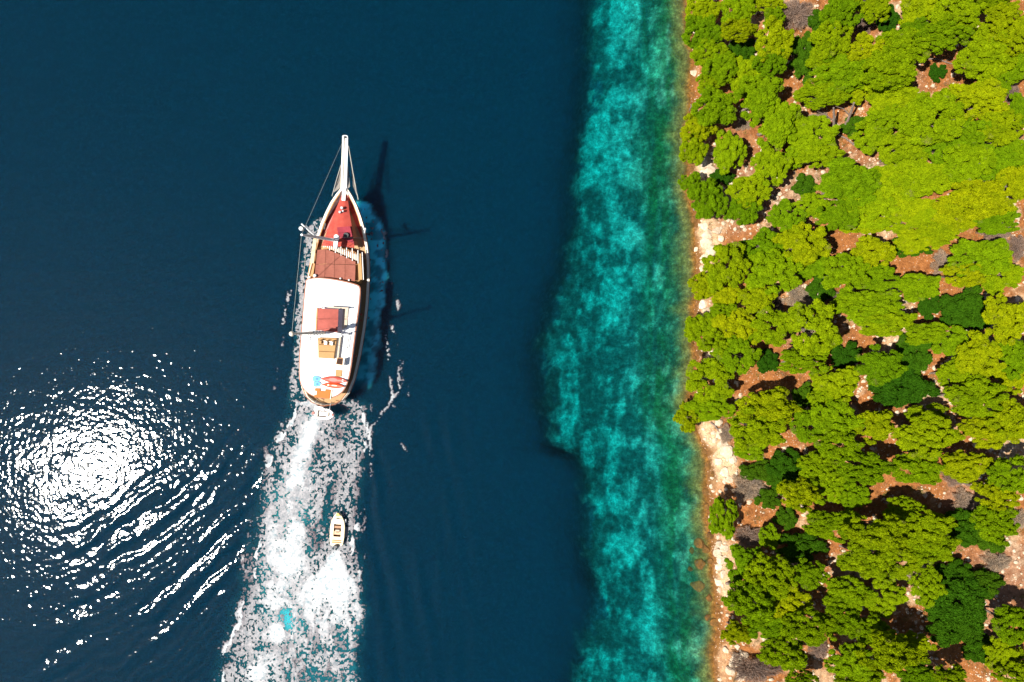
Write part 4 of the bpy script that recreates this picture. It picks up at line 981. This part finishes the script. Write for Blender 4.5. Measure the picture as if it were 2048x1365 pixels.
pines += zz(ZC, [(300, 370, 72, 120), (855, 90, 110, 80), (740, 240, 110, 85), (920, 200, 120, 90), (1060, 250, 85, 75), (1130, 90, 140, 85), (1430, 90, 140, 90), (1700, 80, 140, 85), (1965, 130, 110, 110), (1880, 240, 110, 90), (1890, 410, 110, 100), (950, 420, 165, 80),
  (1200, 450, 165, 100), (1450, 430, 165, 100), (1350, 330, 100, 70), (1520, 545, 130, 90), (1150, 620, 155, 100), (1330, 620, 120, 90), (1480, 770, 85, 105), (430, 650, 110, 105), (570, 710, 130, 115), (450, 850, 140, 120), (640, 860, 145, 110),
  (385, 1040, 90, 60), (590, 1010, 130, 90), (640, 1150, 130, 90), (800, 1000, 145, 90), (800, 700, 95, 75), (1030, 820, 130, 90), (1230, 830, 120, 100), (1000, 970, 105, 80), (1160, 1030, 90, 80), (1985, 1000, 110, 100), (1930, 1170, 100, 95),
  (1040, 1210, 130, 100), (1250, 1130, 165, 100), (1400, 1130, 110, 80), (1110, 1310, 130, 60), (1450, 1290, 130, 75), (1610, 1280, 90, 60), (2000, 1290, 110, 80), (760, 1310, 90, 50), (575, 490, 55, 65)])
darks = zz(ZA, [(775, 330, 68, 120), (410, 300, 70, 60), (865, 130, 55, 70), (1265, 110, 55, 65), (780, 1075, 62, 52), (1550, 420, 42, 45), (1075, 735, 70, 50), (300, 1030, 60, 42)])
darks += zz(ZB, [(465, 145, 60, 55), (1385, 130, 105, 50), (560, 790, 55, 60), (1020, 765, 75, 75), (1500, 475, 55, 62), (870, 365, 65, 75), (1715, 490, 125, 105), (1400, 770, 85, 120), (1350, 935, 150, 105), (780, 990, 60, 60)])
darks += zz(ZC, [(510, 110, 90, 50), (670, 80, 90, 85), (635, 160, 62, 62), (565, 270, 65, 50), (670, 380, 55, 55), (750, 550, 120, 75), (1670, 870, 160, 130), (1640, 700, 100, 70), (1790, 750, 110, 65), (1720, 430, 115, 90), (1850, 480, 90, 80), (1640, 1020, 120, 85), (1790, 1130, 90, 70)])
deads = zz(ZA, [(735, 75, 110, 95), (1130, 150, 62, 52), (1290, 940, 60, 40), (1985, 540, 60, 60), (425, 720, 45, 40), (870, 680, 60, 40)])
deads += zz(ZB, [(755, 420, 95, 62), (610, 460, 62, 42), (960, 425, 62, 42), (1580, 220, 65, 75), (1890, 60, 95, 55), (2015, 130, 55, 80), (330, 1210, 45, 60)])
deads += zz(ZC, [(455, 210, 100, 85), (455, 490, 100, 65), (1710, 290, 72, 75), (2020, 390, 50, 60), (500, 1260, 170, 80), (1900, 640, 85, 60), (865, 1140, 62, 62), (1650, 140, 80, 60)])
def rowname(k): return ['at the waterline', 'in the second row from the water', 'in the third row from the water', 'in the fourth row from the water', 'in the fifth row from the water', 'in the sixth row from the water', 'at the right edge of the photo'][min(k, 6)]
def shore_px(py): return float(np.interp(py, SH[:, 0], SH[:, 1]))
def by_row(lst):
    rows = {}
    for q in lst: rows.setdefault(max(0, min(6, int((q[0]-shore_px(q[1]))/98))), []).append(q)
    return [(r, i, len(v), q) for r, v in sorted(rows.items()) for i, q in enumerate(sorted(v, key=lambda q: q[1]))]
random.seed(21)
for (r, i, n, (a, b, ra_, rb_)) in by_row(pines):
    R0 = (ra_*rb_)**.5*K0; hv = random.uniform(.75, 1.42); g_ = spot(a, b, 1.75*R0*hv); z_ = g_.z+1.75*R0*hv
    kx = ra_*(CAM_H-z_)/F*1.10; ky = rb_*(CAM_H-z_)/F*1.10; R0 = (kx*ky)**.5
    o = empty('pine_tree', (g_.x, g_.y, g_.z-.1)); o.scale = (kx, ky, R0*hv)
    v = random.randrange(len(PV)); cm, tm = PV[v]; an = random.uniform(0, 6.28)
    c1 = link_mesh('crown', cm, None, o); c2 = link_mesh('trunk', tm, None, o); c1.rotation_euler.z = an; c2.rotation_euler.z = an
    sz_ = 'broad' if R0 > 2.7 else 'young' if R0 < 1.6 else 'rounded'
    tag(o, '%s green pine %s, %s from the top' % (sz_, rowname(r), ordinal(i+1)), 'tree', 'pines covering the slope')
for (r, i, n, (a, b, ra_, rb_)) in by_row(darks):
    R0 = (ra_*rb_)**.5*K0; g_ = spot(a, b, .6*R0); z_ = g_.z+.6*R0
    kx = ra_*(CAM_H-z_)/F*1.12; ky = rb_*(CAM_H-z_)/F*1.12; R0 = (kx*ky)**.5
    o = empty('evergreen_shrub', (g_.x, g_.y, g_.z-.1)); o.scale = (kx, ky, R0)
    cm, tm = random.choice(DV); an = random.uniform(0, 6.28)
    c1 = link_mesh('foliage', cm, None, o); c2 = link_mesh('stem', tm, None, o); c1.rotation_euler.z = an; c2.rotation_euler.z = an
    tag(o, 'dark green shrub %s, %s shrub from the top' % (rowname(r), ordinal(i+1)), 'shrub', 'dark green shrubs among the pines')
# dead bushes: bare grey branching twigs
def dead_mesh(seed):
    rs = np.random.default_rng(seed); m = MB(); tw = []
    stems = []
    for k in range(12):
        a = rs.uniform(0, 6.28); r = rs.uniform(.3, .95); e_ = Vector((r*math.cos(a), r*math.sin(a), .75*math.sqrt(1-.6*r*r)+rs.normal()*.05)); stems.append(e_)
        m.path([(0, 0, -.15), e_*.5+Vector((0, 0, .1)), e_], [.04, .025, .01], 5)
    n = 5200; a = rs.uniform(0, 6.28, n); r = np.sqrt(rs.random(n))*(.82+.16*np.sin(3*a+seed)+.13*np.sin(7*a+2*seed)+.06*np.sin(13*a))
    p = np.stack([r*np.cos(a), r*np.sin(a), .62*np.sqrt(np.maximum(0, 1-.8*r*r))*rs.uniform(.45, 1.08, n)], -1)
    d = p*np.array([1, 1, .7])+rs.normal(size=p.shape)*.33; d /= np.linalg.norm(d, axis=1, keepdims=True)
    s = np.cross(d, rs.normal(size=p.shape)); s /= np.linalg.norm(s, axis=1, keepdims=True)
    L_ = rs.uniform(.08, .22, (n, 1)); W_ = rs.uniform(.006, .013, (n, 1))
    tv = np.stack([p-s*W_-d*L_*.5, p+s*W_-d*L_*.5, p+d*L_*.5], 1).reshape(-1, 3)
    o = m.build('stem', M_bark, None, True); sm_ = o.data; bpy.data.objects.remove(o)
    me = np_mesh('twigs', tv, np.arange(len(tv)).reshape(-1, 3)); me.materials.append(M_dead); return me, sm_
DD = [dead_mesh(900+s) for s in range(3)]
for (r, i, n, (a, b, ra_, rb_)) in by_row(deads):
    R0 = (ra_*rb_)**.5*K0; g_ = spot(a, b, .5*R0); z_ = g_.z+.5*R0
    kx = ra_*(CAM_H-z_)/F*1.1; ky = rb_*(CAM_H-z_)/F*1.1
    o = empty('dead_bush', (g_.x, g_.y, g_.z-.05)); o.scale = (kx, ky, (kx*ky)**.5); cm, tm = random.choice(DD); an = random.uniform(0, 6.28)
    c1 = link_mesh('twigs', cm, None, o); c2 = link_mesh('stem', tm, None, o); c1.rotation_euler.z = an; c2.rotation_euler.z = an
    tag(o, 'leafless grey bush %s, %s from the top' % (rowname(r), ordinal(i+1)), 'bush', 'dead bushes among the pines')
# low dry brush and needle litter between the trees: uncountable
N = 2600; by = rng.uniform(-44, 44, N); bs = rng.uniform(1.5, 46, N); bx2 = bs+shore_x(by)
okb = fbm(bx2, by, 3.0, 171, 4) > .45; bx2, by = bx2[okb], by[okb]; N = len(bx2); bz = terrain(bx2, by)
K = 26; rad = rng.uniform(.18, .55, (N, 1)); d = rng.normal(size=(N, K, 3)); d[..., 2] = np.abs(d[..., 2])*.7+.15; d /= np.linalg.norm(d, axis=-1, keepdims=True)
s = np.cross(d, rng.normal(size=d.shape)); s /= np.linalg.norm(s, axis=-1, keepdims=True)
b0 = np.stack([bx2, by, bz], -1)[:, None]+rng.normal(size=(N, K, 3))*rad[..., None]*np.array([.45, .45, .08])
ln2 = (rad*rng.uniform(.5, 1.2, (N, K)))[..., None]
tv = np.stack([b0-s*.028, b0+s*.028, b0+d*ln2], 2).reshape(-1, 3)
me = np_mesh('dry_brush', tv, np.arange(len(tv)).reshape(-1, 3))
t = NT('dry_brush'); f = t.noise(.8, 4, .6); dd_ = t.n('ShaderNodeBsdfDiffuse'); t.l(t.ramp(f, [(.3, (.05, .085, .012)), (.45, (.13, .12, .03)), (.6, (.20, .125, .06)), (.75, (.30, .21, .13))]), dd_.inputs[0]); t.l(dd_.outputs[0], t.out.inputs[0])
tag(link_mesh('dry_brush', me, t.m), 'low dry brush and twigs scattered over the red soil', 'brush', kind='stuff')
# fallen trunks and bare branches on the ground
logs = [((1667, 267), (1726, 304), .11, 'long pale fallen trunk on red soil below the two bare leaning trunks'), ((1855, 119), (1910, 131), .09, 'thin fallen trunk lying beside a small dark shrub near the top'),
        ((1381, 210), (1378, 224), .07, 'short pale driftwood branch hanging over the shoreline'), ((1700, 820), (1706, 834), .09, 'short broken branch on shaded soil among dense pines'),
        ((1872, 1138), (1896, 1160), .10, 'short pale broken trunk beside the largest dark green shrub'), ((1645, 1137), (1660, 1126), .07, 'small pale branch next to a limestone outcrop'), ((1420, 845), (1442, 868), .11, 'dark leaning dead trunk over the white shore rocks')]
for (a, b, r, lab) in logs:
    A = spot(*a); Bq = spot(*b); A.z += r+.08; Bq.z += r+.08
    o = empty('fallen_trunk', A); tag(o, lab, 'log'); d = Bq-A; sdv = Vector((-d.y, d.x, 0)).normalized()
    MB().path([(0, 0, 0), d*.35+sdv*.12+Vector((0, 0, .1)), d*.7-sdv*.05+Vector((0, 0, .1)), d], [r, r*.9, r*.7, r*.4], 8).build('stem', M_bark, o, True)
    MB().path([d*.55, d*.68+sdv*.35+Vector((0, 0, .25)), d*.78+sdv*.7+Vector((0, 0, .3))], [r*.5, r*.35, r*.15], 6).build('branch', M_bark, o, True)
for (a, b, lab) in (((1667, 216), (1664, 272), 'bare curved trunk leaning out from under a broad crown'), ((1708, 206), (1686, 258), 'thicker bare trunk leaning left over red soil')):
    Bq = spot(*b); T_ = P(a[0], a[1], Bq.z+3.6); o = empty('leaning_trunk', Bq); tag(o, lab, 'tree trunk'); d = T_-Bq
    MB().path([(0, 0, -.2), d*.33+Vector((.15, 0, 0)), d*.7+Vector((.1, 0, 0)), d], [.2, .17, .14, .1], 9).build('stem', M_bark, o, True)
    MB().path([d*.55, d*.7+Vector((-.9, .2, .1)), d*.75+Vector((-1.9, .35, .1))], [.07, .05, .02], 6).build('branch', M_bark, o, True)
